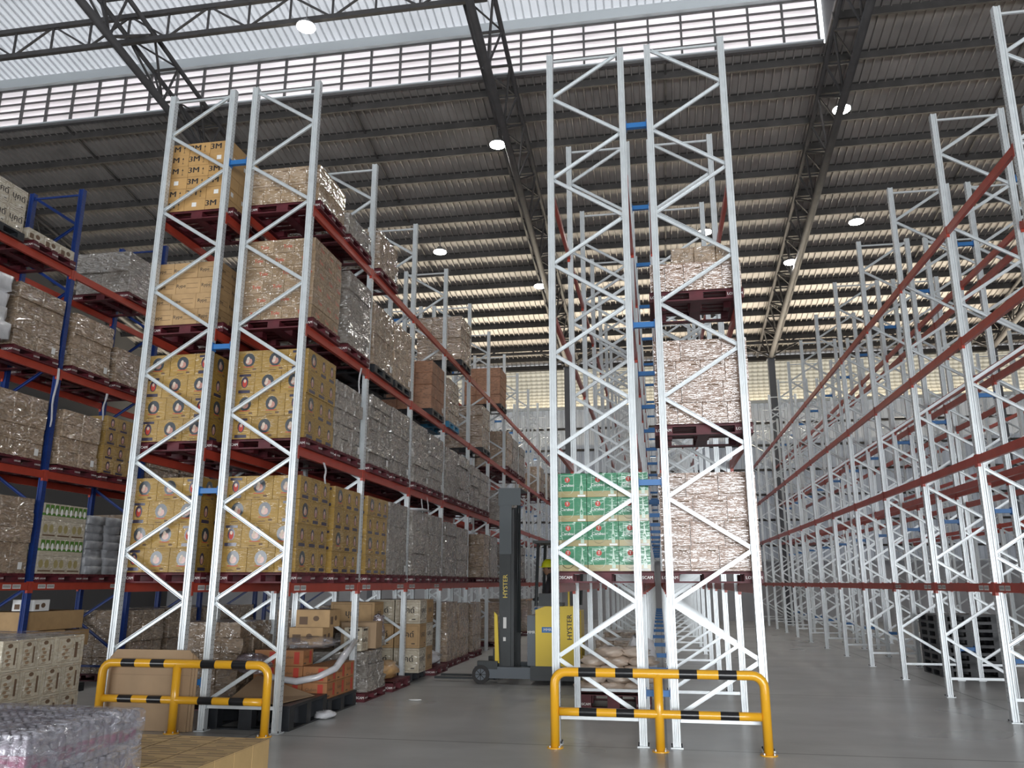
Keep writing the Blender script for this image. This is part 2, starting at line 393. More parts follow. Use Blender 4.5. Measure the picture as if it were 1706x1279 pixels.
# trusses : triangular, one bottom chord and two top chords
def truss(x):
    e = empty('roof_truss'); tag(e, 'dark triangular tube truss running down the roof slope', kind='structure')
    def zb(y): return 12.55 + .165 * (40 - y)
    y1 = 14.0
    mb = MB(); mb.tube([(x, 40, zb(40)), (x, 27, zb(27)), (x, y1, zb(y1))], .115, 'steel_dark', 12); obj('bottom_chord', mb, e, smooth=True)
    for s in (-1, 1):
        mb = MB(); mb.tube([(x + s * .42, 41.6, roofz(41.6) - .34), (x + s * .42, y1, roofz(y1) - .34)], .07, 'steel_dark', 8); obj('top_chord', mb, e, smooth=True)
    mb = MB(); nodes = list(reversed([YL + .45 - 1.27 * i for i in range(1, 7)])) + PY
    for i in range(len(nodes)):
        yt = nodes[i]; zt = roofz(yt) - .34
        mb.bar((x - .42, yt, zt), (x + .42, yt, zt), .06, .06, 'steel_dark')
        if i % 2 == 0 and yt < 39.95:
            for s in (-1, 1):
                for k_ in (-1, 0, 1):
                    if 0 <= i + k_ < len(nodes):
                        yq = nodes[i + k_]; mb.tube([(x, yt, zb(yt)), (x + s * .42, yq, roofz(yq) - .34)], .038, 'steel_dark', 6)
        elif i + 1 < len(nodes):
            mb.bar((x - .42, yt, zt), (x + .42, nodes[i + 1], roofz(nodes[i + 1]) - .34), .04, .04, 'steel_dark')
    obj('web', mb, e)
    return e
for x in TX: truss(x)
# longitudinal lattice girders
def lattice(y, zb, zt, pitch, lab, x0=XW0, x1=XW1):
    e = empty('lattice_girder'); tag(e, lab, kind='structure')
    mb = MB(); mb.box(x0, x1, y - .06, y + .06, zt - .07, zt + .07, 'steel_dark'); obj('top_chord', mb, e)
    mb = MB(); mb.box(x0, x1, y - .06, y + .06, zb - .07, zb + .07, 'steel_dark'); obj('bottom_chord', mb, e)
    mb = MB(); x = x0; s = 0
    while x + pitch <= x1:
        mb.bar((x, y, zb if s else zt), (x + pitch, y, zt if s else zb), .05, .05, 'steel_dark', (0, 1, 0))
        mb.bar((x + pitch, y, zb), (x + pitch, y, zt), .05, .05, 'steel_dark', (0, 1, 0)); x += pitch; s = 1 - s
    obj('web', mb, e)
lattice(39.9, 13.32, 13.98, 1.25, 'dark lattice girder linking the column heads along the far eave')
lattice(18.1, 16.93, 17.78, 1.25, 'dark lattice girder running beneath the pale roof monitor', XW0, -3.9)
for x in TX:
    for s in (-1, 1):
        mb = MB(); mb.bar((x, 40, 12.6), (x + s * 1.35, 39.95, 13.3), .06, .06, 'steel_dark', (0, 1, 0)); struct('knee_brace', mb, 'short diagonal brace from column head to eave girder')

# louvre window
def louvre(y, nm, sgn):
    e = empty(nm); tag(e, 'long louvred clerestory with dark frames and white blades', kind='structure')
    z0, z1 = roofz(YL) + .1, 18.5; n = 5; hh = (z1 - z0) / n
    x0 = XW0; step = .975; xr = 5.2
    nx = int((xr - x0) / step)
    mb = MB()
    for i in range(nx + 1):
        x = xr - i * step; mb.box(x - .03, x + .03, y - .06, y + .03, z0 - .02, z1, 'frame_grey')
    obj('mullion', mb, e)
    for k in range(n + 1):
        z = z0 + k * hh; mb = MB(); mb.box(x0, xr, y - .05, y + .02, z - .017, z + .017, 'frame_grey'); obj('rail', mb, e)
    for k in range(n):
        z = z0 + (k + 1) * hh; mb = MB()
        mb.box(x0, xr, -.004, .004, -.30, 0, 'blade', T=Matrix.Translation((0, y + sgn * .03, z)) @ Matrix.Rotation(sgn * math.radians(38), 4, 'X'))
        obj('slat', mb, e)
    mb = MB(); mb.box(x0, xr + .1, y - .12, y - .02, z1 + .03, ZM0 - .03, 'beam_white'); mb.box(x0, xr + .1, y - .2, y - .02, z1 + .02, z1 + .05, 'beam_white'); obj('head_beam', mb, e)
    mb = MB(); mb.box(x0, xr + .1, y - .10, y + .04, z0 - .17, z0 - .04, 'frame_grey'); mb.box(x0, xr + .1, y - .16, y - .10, z0 - .10, z0 - .06, 'beam_white'); obj('flashing', mb, e)
louvre(YL, 'window_1', 1)
louvre(6.3, 'window_2', -1)

# ------------------------------------------------------------------ high-bay lamps
def lamp(x, y, z, k):
    e = empty('high_bay_lamp', (x, y, z)); tag(e, LAMPL[k], 'lamp', 'round high-bay lamps hung under the roof')
    mb = MB(); mb.tube([(0, 0, .02), (0, 0, .06), (0, 0, .12), (0, 0, .22)], [.26, .26, .15, .09], 'lamp_body', 16); obj('housing', mb, e)
    mb = MB(); mb.tube([(0, 0, .22), (0, 0, .65)], .012, 'lamp_body', 6); obj('hanger', mb, e)
    mb = MB(); mb.tube([(0, 0, -.015), (0, 0, .02)], .25, 'lamp', 20); obj('lens', mb, e)
    ld = bpy.data.lights.new('lamp_light', 'SPOT'); ld.energy = 520; ld.spot_size = math.radians(140); ld.spot_blend = .6; ld.shadow_soft_size = .18; ld.color = (1, .97, .92)
    lo = link('lamp_light', ld, e, (0, 0, -.06))
LAMPL = ['glowing lamp under the truss over the forklift aisle, nearer the roof monitor',
         'glowing lamp under the forklift aisle truss, nearer the far eave',
         'large glowing lamp under the truss above the empty racks',
         'glowing lamp beside the truss just past the wrapped brown stacks',
         'glowing lamp mid-bay above the tops of the empty racks',
         'glowing lamp mid-bay above the loaded grey stacks',
         'glowing lamp seen between posts of the wrapped brown stack row',
         'glowing lamp below the pale roof monitor beside the lattice girder']
for k, (x, y, z) in enumerate([(-4.62, 23.3, 15.64), (-4.49, 32.15, 14.03), (5.98, 23.14, 15.67), (5.63, 31.5, 14.15), (7.6, 29.05, 14.6), (-8.08, 29.1, 14.58), (2.2, 29.03, 14.6), (-8.94, 17.97, 16.6)]):
    lamp(x, y, z, k)

# ------------------------------------------------------------------ pallet racks
B = 2.548; Y0 = 10.11; HT = 9.154; NB = 12
ZL = [1.75, 3.54, 5.26, 7.06]; ZR = [1.76, 3.56, 5.33, 7.12]
def post_mesh(mt, holes=True, H=HT, face=0):
    mb = MB(); w, dp = .10, .09
    # omega section: flanges and a grooved web facing -Y
    pr = [(-.044, -.045), (-.024, -.045), (-.018, -.030), (-.006, -.030), (-.003, -.037), (.003, -.037), (.006, -.030), (.018, -.030), (.024, -.045), (.044, -.045), (.044, .045), (-.044, .045)]
    n = len(pr); mb.raw([(x, y, z) for z in (.01, H) for x, y in pr], [(i, (i + 1) % n, n + (i + 1) % n, n + i) for i in range(n)] + [tuple(range(n, 2 * n))], mt)
    mb.box(-.07, .07, -.08, .08, 0, .012, mt)
    for bx_, by_ in ((-.055, -.06), (.055, -.06), (-.055, .06), (.055, .06)): mb.tube([(bx_, by_, .01), (bx_, by_, .035)], .008, 'galv_dark', 6)
    if holes:
        z = .25
        while z < H - .1:
            for sx in (-1, 1):
                x = sx * .0445
                for yy in (-.026, .02):
                    q = [(x, yy - .005, z), (x, yy + .005, z), (x, yy + .005, z + .014), (x, yy - .005, z + .014)]
                    mb.poly(q if sx > 0 else q[::-1], 'galv_dark')
            z += .06
    return mb.mesh('post')
PM = {'galv': post_mesh('galv'), 'galv_far': post_mesh('galv', False), 'blue': post_mesh('blue', True, 8.68), 'blue_far': post_mesh('blue', False, 8.68)}
def brace_mesh(a, b, mt):
    mb = MB(); a = Vector(a); b = Vector(b)
    dd = (b - a).normalized(); r = Vector((dd.z, 0, -dd.x)) * .021
    for s in (-1, 1):   # channel: two lips and a web
        mb.bar(a + r * s + Vector((0, -.004, 0)), b + r * s + Vector((0, -.004, 0)), .006, .028, mt, (0, 1, 0))
    mb.bar(a + Vector((0, .008, 0)), b + Vector((0, .008, 0)), .042, .006, mt, (0, 1, 0))
    return mb
_br = {}
def rack(x0, x1, ys, levels, start, label, mt='galv', H=HT, faces=(0, 1), spacer=None, labelled=True, last_open=False):
    e = empty('pallet_rack', (x0, ys[0], 0)); tag(e, label, 'pallet rack', 'rows of pallet racking')
    w = x1 - x0
    for n, y in enumerate(ys):
        pm = PM[mt if n < 4 else mt + '_far']
        for x in (.0, w): link('post', pm, e, (x, y - ys[0], 0))
        key = (start, mt, n < 3)
        if key not in _br:
            zs = [H - .06 - .626 * k for k in range(20) if H - .06 - .626 * k > .3]
            br = []; tie = MB()
            tie.bar((.05, 0, H - .1), (w - .05, 0, H - .1), .03, .03, mt); tie.bar((.05, 0, .29), (w - .05, 0, .29), .03, .04, mt)
            for k in range(len(zs) - 1):
                a = .04 if (k + start) % 2 == 0 else w - .04; c = w - a
                br.append(brace_mesh((a, 0, zs[k] - .02), (c, 0, zs[k + 1] + .02), mt))
            t1 = MB(); t1.bar((.05, 0, H - .1), (w - .05, 0, H - .1), .03, .03, mt); t2 = MB(); t2.bar((.05, 0, .29), (w - .05, 0, .29), .03, .04, mt)
            if key[2]: _br[key] = ([t1.mesh('top_tie'), t2.mesh('bottom_tie')], [q.mesh('diagonal_brace') for q in br])
            else:
                for q in br: tie.raw(q.v, q.f, mt)
                _br[key] = ([tie.mesh('frame_bracing')], [])
        tm, bm = _br[key]
        for q in tm: link(q.name.split('.')[0], q, e, (0, y - ys[0], 0))
        for q in bm: link('diagonal_brace', q, e, (0, y - ys[0], 0))
    for li, z in enumerate(levels):
        for i in range(len(ys) - 1):
            L = ys[i + 1] - ys[i]
            for f in faces:
                key = ('beam', round(L, 3), f, i < 3 and li == 0)
                if key not in _br:
                    mb = MB(); s = 1 if f else -1; xi = s * .044
                    def bx2(xa, xb, ya, yb, za, zb): mb.box(min(xa, xb), max(xa, xb), min(ya, yb), max(ya, yb), za, zb, 'orange')
                    bx2(xi, xi - s * .028, .05, L - .05, -.06, .06); bx2(xi - s * .028, xi - s * .05, .05, L - .05, -.06, .03)
                    bx2(xi, xi + s * .0015, .05, L - .05, .044, .06); bx2(xi, xi + s * .0015, .05, L - .05, -.06, -.044)
                    for yc, sy_ in ((0, 1), (L, -1)):
                        bx2(s * .0455, s * .0495, yc + sy_ * .004, yc + sy_ * .056, -.105, .075)
                        bx2(xi - s * .04, s * .0495, yc + sy_ * .046, yc + sy_ * .056, -.105, .075)
                    lb = None
                    if key[3]:
                        lb = MB(); xs = xi + s * .0022
                        for yb in (.16, .36, L - .58, L - .38):
                            q = [(xs, yb, -.035), (xs, yb + .17, -.035), (xs, yb + .17, .03), (xs, yb, .03)]; lb.poly(q if s > 0 else q[::-1], 'label')
                            for t_ in range(12):
                                ya = yb + .012 + t_ * .0125; q = [(xs + s * .0005, ya, -.02), (xs + s * .0005, ya + .006, -.02), (xs + s * .0005, ya + .006, .02), (xs + s * .0005, ya, .02)]
                                lb.poly(q if s > 0 else q[::-1], 'ink')
                        lb = lb.mesh('barcode_label')
                    _br[key] = (mb.mesh('beam'), lb)
                bmesh_, lb = _br[key]
                o = link('beam', bmesh_, e, (w if f else 0, ys[i] - ys[0], z))
                if lb: link('barcode_label', lb, o)
    if spacer:
        g, zs = spacer
        mb = MB(); mb.box(.055, g - .055, -.03, .03, -.035, .035, 'blue2'); mb.box(.05, .056, -.05, .05, -.06, .06, 'blue2'); mb.box(g - .056, g - .05, -.05, .05, -.06, .06, 'blue2')
        sm = mb.mesh('row_spacer')
        for n, y in enumerate(ys):
            for z in zs: link('row_spacer', sm, e, (w, y - ys[0], z))
    return e
ys = [Y0 + B * i for i in range(NB + 1)]
ysR = ys
SPC = [.58, 3.02, 5.05, 7.92]
rack(-7.132, -6.132, ys, ZL, 1, 'silver pallet rack whose end frame stands behind the leaning cardboard sheets', spacer=(.373, SPC))
rack(-5.759, -4.759, ys, ZL, 0, 'loaded silver pallet rack facing the forklift with mixed stacks on every beam')
rack(-1.25, -.25, ys, ZR, 1, 'silver pallet rack with green beverage cartons behind its end frame', spacer=(.374, SPC))
rack(.124, 1.124, ys, ZR, 0, 'silver pallet rack with three film-wrapped brown stacks behind its end frame')
rack(4.637, 5.637, ysR, ZR, 1, 'empty silver pallet rack with orange beams bordering the bare concrete aisle', spacer=(.373, SPC))
rack(6.01, 7.01, ysR, ZR, 0, 'empty silver pallet rack joined by blue spacers behind the one on the aisle')
rack(10.6, 11.6, ysR, ZR, 1, 'empty silver pallet rack standing one aisle beyond the empty joined pair')
ysB = [9.25 + B * i for i in range(7)]
rack(-10.95, -9.95, ysB, ZL, 0, 'blue-post pallet rack with orange beams and brown carton stacks', mt='blue', H=8.68)
M['pink_film'] = mat('pinkish_film_carton', (.30, .185, .125), .45, noise=.1, objrand=.12, coat=1.0, coatr=.06, bump=.5, bscale=5, stretch=(1, 1, 9), cior=2.5, bdist=.03)
# ------------------------------------------------------------------ cartons
def face_frame(w, dp, h):
    return {'F': (Vector((0, -dp / 2 - .0006, h / 2)), Vector((1, 0, 0)), Vector((0, 0, 1)), w, h),
            'R': (Vector((w / 2 + .0006, 0, h / 2)), Vector((0, 1, 0)), Vector((0, 0, 1)), dp, h),
            'L': (Vector((-w / 2 - .0006, 0, h / 2)), Vector((0, -1, 0)), Vector((0, 0, 1)), dp, h),
            'T': (Vector((0, 0, h + .0006)), Vector((1, 0, 0)), Vector((0, 1, 0)), w, dp)}
class Face:
    def __init__(s, mb, fr): s.mb = mb; s.c, s.u, s.v, s.w, s.h = fr; s.n = s.u.cross(s.v); s.k = 0
    def P(s, a, b, lift=0): return s.c + s.u * ((a - .5) * s.w) + s.v * ((b - .5) * s.h) + s.n * (lift + .0004 * s.k)
    def rect(s, a0, b0, a1, b1, m): s.mb.poly([s.P(a0, b0), s.P(a1, b0), s.P(a1, b1), s.P(a0, b1)], m)
    def oval(s, a, b, rx, ry, m, n=16):
        s.mb.poly([s.P(a, b) + s.u * math.cos(2 * math.pi * i / n) * rx + s.v * math.sin(2 * math.pi * i / n) * ry for i in range(n)], m); s.k += 1
    def text(s, t, a, b, size, m, bold=.01, sx=1.0): put_text(s.mb, t, s.P(a, b), s.u, s.v, size, m, bold, sx)
    def frame(s, a0, b0, a1, b1, t, m):
        ta, tb = t / s.w, t / s.h
        s.rect(a0, b0, a1, b0 + tb, m); s.rect(a0, b1 - tb, a1, b1, m); s.rect(a0, b0, a0 + ta, b1, m); s.rect(a1 - ta, b0, a1, b1, m)
def deco(fc, style, which):
    w, h = fc.w, fc.h; wide = w > .36
    if which == 'T':
        fc.rect(.0, .46, 1, .54, 'gold' if style == 'green' else 'card_edge' if style not in ('white',) else 'label')
        if style == 'kraft_top':
            fc.rect(.08, .14, .7, .19, 'inkbrown'); fc.rect(.08, .26, .5, .31, 'inkbrown'); fc.rect(.3, .7, .92, .75, 'inkbrown'); fc.rect(.5, .82, .92, .87, 'inkbrown'); fc.frame(0, 0, 1, 1, .006, 'card_edge')
        return
    if style == 'yellow':
        if wide:
            fc.oval(.5, .57, .09, .10, 'teal'); fc.oval(.5, .50, .05, .045, 'pink'); fc.oval(.47, .60, .024, .04, 'creambag'); fc.oval(.56, .55, .022, .028, 'pink', 8); fc.oval(.44, .47, .022, .018, 'creambag', 8)
            fc.rect(.3, .24, .7, .27, 'redprint'); fc.rect(.66, .10, .8, .18, 'inkbrown'); fc.rect(.3, .07, .55, .10, 'inkbrown')
        else:
            fc.oval(.5, .56, .052, .082, 'navy'); fc.oval(.5, .52, .034, .058, 'redprint' if which == 'F' else 'pink'); fc.oval(.5, .62, .018, .026, 'creambag')
            fc.rect(.2, .06, .8, .2, 'navy')
            if which == 'F': fc.rect(.2, .82, .8, .93, 'navy')
            else: fc.rect(.62, .24, .8, .29, 'inkbrown')
    elif style == '3m':
        if which == 'F':
            fc.text('3M', .27, .56, .13, 'ink', .03, 1.15)
            for t in (.72,):
                fc.rect(t, .2, t + .014, .62, 'ink'); fc.rect(t - .035, .2, t + .05, .24, 'ink')
                fc.mb.poly([fc.P(t - .04, .58), fc.P(t + .054, .58), fc.P(t + .007, .78)], 'ink')
    elif style == '3mlabel':
        fc.rect(.36, .35, .58, .72, 'label')
    elif style == 'rype':
        fc.text('Rype', .2 if wide else .3, .5, .075, 'ink', .012)
        for i in range(2): fc.rect(.42, .34 + .3 * i, .9, .365 + .3 * i, 'inkbrown')
    elif style == 'tole':
        fc.text('Tole', .68, .46, .075, 'redprint', .01); fc.frame(.05, .3, .42, .8, .006, 'inkbrown')
        for i in range(3): fc.rect(.1, .4 + .12 * i, .36, .43 + .12 * i, 'inkbrown')
    elif style == 'green':
        fc.rect(0, 0, 1, .25, 'gold')
        if which in 'FR':
            c = .36 if which == 'F' else .5
            pts = []
            for i in range(13):
                a = math.pi + math.pi * i / 12; pts.append((c + .22 * math.cos(a), .42 + .32 * math.sin(a)))
            o = [(c - .22, .92)] + pts + [(c + .22, .92)]
            inn = [(c + (a - c) * .93, .445 + (b_ - .445) * .95) for a, b_ in o]
            n = len(o)
            for i in range(n): j = (i + 1) % n; fc.mb.poly([fc.P(*o[i]), fc.P(*o[j]), fc.P(*inn[j]), fc.P(*inn[i])], 'palegreen')
            fc.oval(c, .73, .034, .034, 'redprint'); fc.k += 1; fc.text('T', c, .73, .05, 'white', .02)
            fc.text('Carabao', c, .50, .05, 'white', .015, 1.0)
            if which == 'F':
                b = .83
                q = [(-.055, .12), (.055, .12), (.055, .46), (.02, .66), (.016, .93), (-.016, .93), (-.02, .66), (-.055, .46)]
                fc.mb.poly([fc.P(b + x, y) for x, y in q], 'palegreen'); fc.k += 2; fc.oval(b, .38, .016, .03, 'green_c'); fc.rect(b - .13, .02, b + .13, .1, 'white')
    elif style == 'pinkbrown':
        fc.rect(.08, .10, .4, .14, 'inkbrown'); fc.rect(.5, .12, .62, .14, 'inkbrown'); fc.rect(.62, .78, .9, .84, 'inkbrown')
    elif style == 'white':
        a = 0
        n = 1
        fc.oval(.42, .83, .032, .02, 'inkbrown', 10); fc.frame(.1, .08, .9, .93, .003, 'inkbrown')
        for i in range(4):
            x = .3 + .1 * (i % 2); y = .62 - .13 * i; fc.oval(x, y, .026, .015, 'card_edge', 8); fc.rect(.25, y - .1, .52, y - .085, 'inkbrown')
        fc.rect(.68, .2, .78, .75, 'inkbrown' if which != 'F' else 'lime')
        if wide: fc.frame(.62, .5, .86, .66, .004, 'inkbrown')
    elif style == 'yaa':
        fc.frame(.06, .08, .94, .92, .005, 'inkbrown'); fc.text('บุคด์', .5, .55, .15, 'ink', .02); fc.rect(.68, .16, .82, .2, 'ink')
    elif style == 'orange':
        fc.text('Gluben', .35, .55, .06, 'inkbrown', .012); fc.rect(.62, .12, .84, .9, 'redprint'); fc.rect(.08, .1, .3, .2, 'inkbrown')
    elif style == 'kunkun':
        fc.text('กันกัน', .5, .45, .09, 'ink', .02); fc.rect(.25, .86, .85, .94, 'ink')
        for i in range(4): fc.rect(.2, .12 + .05 * i, .8 - .1 * (i % 2), .135 + .05 * i, 'inkbrown')
    elif style == 'dark':
        fc.rect(.1, .15, .35, .6, 'inkbrown'); fc.oval(.6, .5, .05, .04, 'inkbrown', 10)
_cm = {}
def carton_mesh(style, w, dp, h, m, sty2=None):
    key = (style, round(w, 3), round(dp, 3), round(h, 3), m)
    if key not in _cm:
        mb = MB(); mb.box(-w / 2, w / 2, -dp / 2, dp / 2, 0, h, m)
        fr = face_frame(w, dp, h)
        for k in 'FRLT': deco(Face(mb, fr[k]), style, k)
        if style not in ('green',):   # taped flap seams
            for k in 'FR':
                f = Face(mb, fr[k]); f.rect(.0, .955, 1, .962, 'card_edge')
        _cm[key] = mb.mesh('carton')
    return _cm[key]
NCART = [0]
def carton(style, w, dp, h, m, x, y, z, label, group, rz=0, name='carton'):
    NCART[0] += 1
    o = link(name, carton_mesh(style, w - .006, dp - .006, h - .003, m), None, (x, y, z), rz)
    return tag(o, label, 'carton', group)
def brick_stack(x0, x1, y0, y1, z0, z1, rows, style, m, label, group, fr_w, jit=.006, side='R', left=False, style2=None, rowpat=None, name='carton'):
    """cartons on the open faces of a pallet load; fr_w = list of relative front widths, mirrored on alternate rows"""
    h = (z1 - z0) / rows; W_ = x1 - x0; D = y1 - y0
    for r in range(rows):
        ws = list(fr_w if r % 2 == 0 else fr_w[::-1]); t = sum(ws); ws = [q * W_ / t for q in ws]
        if rowpat: ws = [q * W_ / sum(rowpat[r % len(rowpat)]) for q in rowpat[r % len(rowpat)]]
        x = x0; z = z0 + r * h; rx = RND.uniform(-jit, jit); ry = RND.uniform(-jit, jit)
        for i, w in enumerate(ws):
            dp = D / 3 if w > W_ * .31 else D * .4
            st = style
            if style2 and RND.random() < .2: st = style2
            carton(st, w, dp, h, m, x + w / 2 + rx, y0 + dp / 2 + ry, z, label, group, RND.uniform(-.006, .006), name)
            if i == len(ws) - 1 and side == 'R' or (i == 0 and left):
                rest = D - dp; n = 2
                for j in range(n):
                    dd = rest / n; wq = w if w > W_ * .31 else w
                    carton(st, wq, dd, h, m, x + w / 2 + rx, y0 + dp + dd * (j + .5) + ry, z, label, group, RND.uniform(-.006, .006), name)
            x += w

# ------------------------------------------------------------------ pallets
def pallet_parts(m, text=True, w=1.2, dp=1.0, h=.14, plastic=False):
    out = []
    mb = MB()
    if plastic: mb.box(-w / 2, w / 2, -dp / 2, dp / 2, h - .035, h, m)
    else:
        mb.box(-w / 2, w / 2, -dp / 2, -dp / 2 + .02, h - .035, h - .001, m)
        n = 7
        for i in range(n):
            y = -dp / 2 + (dp - .1) * i / (n - 1); mb.box(-w / 2, w / 2, y, y + .1, h - .02, h, m)
        for x in (-w / 2, -.07, w / 2 - .14): mb.box(x, x + .14, -dp / 2 + .01, dp / 2 - .01, h - .04, h - .021, m)
    out.append(('top_deck', mb.mesh('top_deck')))
    mb = MB(); mb.box(-w / 2, w / 2, -dp / 2, -dp / 2 + .1, 0, .02, m); mb.box(-w / 2, w / 2, dp / 2 - .1, dp / 2, 0, .02, m)
    for x in (-w / 2, -.07, w / 2 - .14): mb.box(x, x + .14, -dp / 2 + .1, dp / 2 - .1, 0, .02, m)
    out.append(('bottom_deck', mb.mesh('bottom_deck')))
    for x, bw in ((-w / 2, .22), (-.09, .18), (w / 2 - .22, .22)):
        for y, bd in ((-dp / 2, .14), (-.07, .14), (dp / 2 - .14, .14)):
            mb = MB(); mb.box(x, x + bw, y, y + bd, .02, h - .036, m)
            if text and y == -dp / 2 and bw > .2: put_text(mb, 'LOSCAM', (x + bw / 2, y - .001, .062), (1, 0, 0), (0, 0, 1), .05, 'white', .02)
            if text and x > .3:
                put_text(mb, 'LOSCAM', (x + bw + .001, y + bd / 2, .062), (0, 1, 0), (0, 0, 1), .034, 'white', .02)
            out.append(('block', mb.mesh('block')))
    return out
_pp = {}
def pallet(x, y, z, label, kind='red', parts=True, w=1.2, dp=1.0, h=.14, rz=0):
    key = (kind, w, dp, h)
    m = {'red': 'red_pallet', 'black': 'black_plastic', 'blue': 'blue_plastic', 'wood': 'wood'}[kind]
    if key not in _pp: _pp[key] = pallet_parts(m, kind == 'red', w, dp, h, kind in ('black', 'blue'))
    e = empty('pallet', (x, y, z), rz); tag(e, label, 'pallet', 'pallets under the loads')
    for n, me in _pp[key]: link(n, me, e)
    return e

# ------------------------------------------------------------------ film-wrapped stacks (one continuous wrapped body)
def wrapped(w, dp, h, rows, cx, cy_, m, seed=0, lump=.012, seam=.014, name='wrapped_stack', top=True):
    r = random.Random(seed); per = []
    def edge(ax, ay, bx, by, n):
        nx, ny = (by - ay), -(bx - ax); l = math.hypot(nx, ny); nx /= l; ny /= l
        for i in range(n):
            for t, s in ((.03, 0), (.35, 0), (.65, 0), (.97, 0)):
                q = (i + t) / n; per.append((ax + (bx - ax) * q, ay + (by - ay) * q, nx, ny, 0))
            if i < n - 1: q = (i + 1) / n; per.append((ax + (bx - ax) * q, ay + (by - ay) * q, nx, ny, 1))
    a, b = w / 2, dp / 2
    edge(-a, -b, a, -b, cx); edge(a, -b, a, b, cy_); edge(a, b, -a, b, cx); edge(-a, b, -a, -b, cy_)
    zs = []
    for i in range(rows):
        for t in (.04, .5, .96): zs.append(((i + t) / rows * h, 0, i))
        if i < rows - 1: zs.append(((i + 1) / rows * h, 1, i))
    off = [(r.uniform(-lump, lump), r.uniform(-lump, lump)) for _ in range(rows)]
    zs[0] = (0, 0, 0); zs[-1] = (h, 0, rows - 1)
    vs = []; n = len(per)
    for (z, s, i) in zs:
        for (x, y, nx, ny, cs) in per:
            dd = -seam * (1 if (s or cs) else 0) + r.uniform(-lump, lump) * .5
            vs.append((x + nx * dd + off[i][0], y + ny * dd + off[i][1], z + (r.uniform(-.006, .006) if 0 < z < h else 0)))
    fs = []
    for k in range(len(zs) - 1):
        for j in range(n): fs.append((k * n + j, k * n + (j + 1) % n, (k + 1) * n + (j + 1) % n, (k + 1) * n + j))
    base = len(vs); ox, oy = off[-1]
    vs.append((ox, oy, h + .012)); L0 = (len(zs) - 1) * n
    for j in range(n): fs.append((L0 + j, L0 + (j + 1) % n, base))
    fs.append(tuple(range(n))[::-1])
    mb = MB(); mb.raw(vs, fs, m); return mb.mesh(name)
LV = ['lowest', 'second', 'third', 'top']
def wload(xc, y0, y1, z0, z1, m, desc, label, w=1.15, rows=4, cx=3, cy_=3, seed=None, lump=.012, seam=.014, name='wrapped_stack', cat='wrapped stack', group='wrapped stacks on the racks', sticker=True):
    seed = seed if seed is not None else int((xc + 50) * 97 + y0 * 131 + z0 * 17)
    me = wrapped(w, y1 - y0, z1 - z0, rows, cx, cy_, M[m], seed, lump, seam, name)
    if name == 'bag_stack': me.polygons.foreach_set('use_smooth', [True] * len(me.polygons))
    o = link(name, me, None, (xc, (y0 + y1) / 2, z0)); tag(o, label + ', ' + desc, cat, group)
    if sticker:
        mb = MB(); f = 1 if xc < 0 else -1
        x = f * (w / 2 + lump + .012); q = [(x, .3 * (y1 - y0), .06), (x, .3 * (y1 - y0) + .08, .06), (x, .3 * (y1 - y0) + .08, .17), (x, .3 * (y1 - y0), .17)]
        mb.poly(q if f > 0 else q[::-1], 'label'); mb.poly([(p[0] - f * .006, p[1], p[2]) for p in q][::-1 if f > 0 else 1], 'label'); obj('sticker', mb, o)
    return o
ORD = ['first', 'second', 'third', 'fourth', 'fifth', 'sixth', 'seventh', 'eighth', 'ninth', 'tenth', 'eleventh', 'twelfth']
PH = .14
def lvl(levels, i): return levels[i] + .06
# ---- row L1 (cardboard-side rack), first bay, front loads
XA = -6.632
def slot(y, ys_=None, y00=Y0):
    b = int((y - y00) / B); return ('near' if (y - y00) / B - b < .45 else 'far') + ' half of ' + ORD[b] + ' bay'
for i, (zt, rows, sty, m, lab, fw_) in enumerate([
        (3.23, 4, 'yellow', 'yellow_c', 'yellow emblem carton', (.3, .4, .4)),
        (5.01, 4, 'yellow', 'yellow_c', 'yellow emblem carton', (.3, .4, .4)),
        (6.42, 4, 'rype', 'tan_c', 'tan carton with dark script', (.4, .45, .33)),
        (8.40, 6, '3m', 'kraft_c', 'kraft carton printed 3M', (.36, .36, .36))]):
    z = lvl(ZL, i); where = 'first bay, %s beam, cardboard-side rack' % LV[i]
    pallet(XA, 10.72, z, 'red pallet in ' + where)
    brick_stack(XA - .565, XA + (.50 if i < 2 else .46), 10.23, 11.2, z + PH, zt, rows, sty, M[m].name and m, lab + ', ' + where, lab + 's, ' + LV[i] + ' beam of the cardboard-side rack', fw_, style2='3mlabel' if sty == '3m' else None)
for y0, y1, i, zt in ((11.45, 12.5, 0, 3.1), (11.45, 12.5, 1, 4.9), (11.4, 12.45, 2, 6.5)):
    z = lvl(ZL, i); pallet(XA, 11.97, z, 'red pallet behind the front load, %s beam, cardboard-side rack' % LV[i], dp=1.0)
    wload(XA, y0, y1, z + PH, zt, 'brown_film', 'far half of first bay, %s beam, cardboard-side rack' % LV[i], 'brown wrapped stack')
for y0 in (12.86, 15.4, 17.95, 20.5):  # loads added deeper in the rack to block light through the gaps
    for i in (0, 1):
        for k_ in (0, 1):
            ya = y0 + 1.2 * k_; z = lvl(ZL, i); sl = slot(ya + .1)
            pallet(XA, ya + .5, z, 'red pallet in %s, %s beam, cardboard-side rack' % (sl, LV[i]))
            wload(XA, ya, ya + 1.02, z + PH, z + PH + 1.15 + .1 * ((k_ + i) % 2), 'brown_film' if k_ else 'grey_film', '%s, %s beam, cardboard-side rack' % (sl, LV[i]), 'added light-blocking wrapped stack')
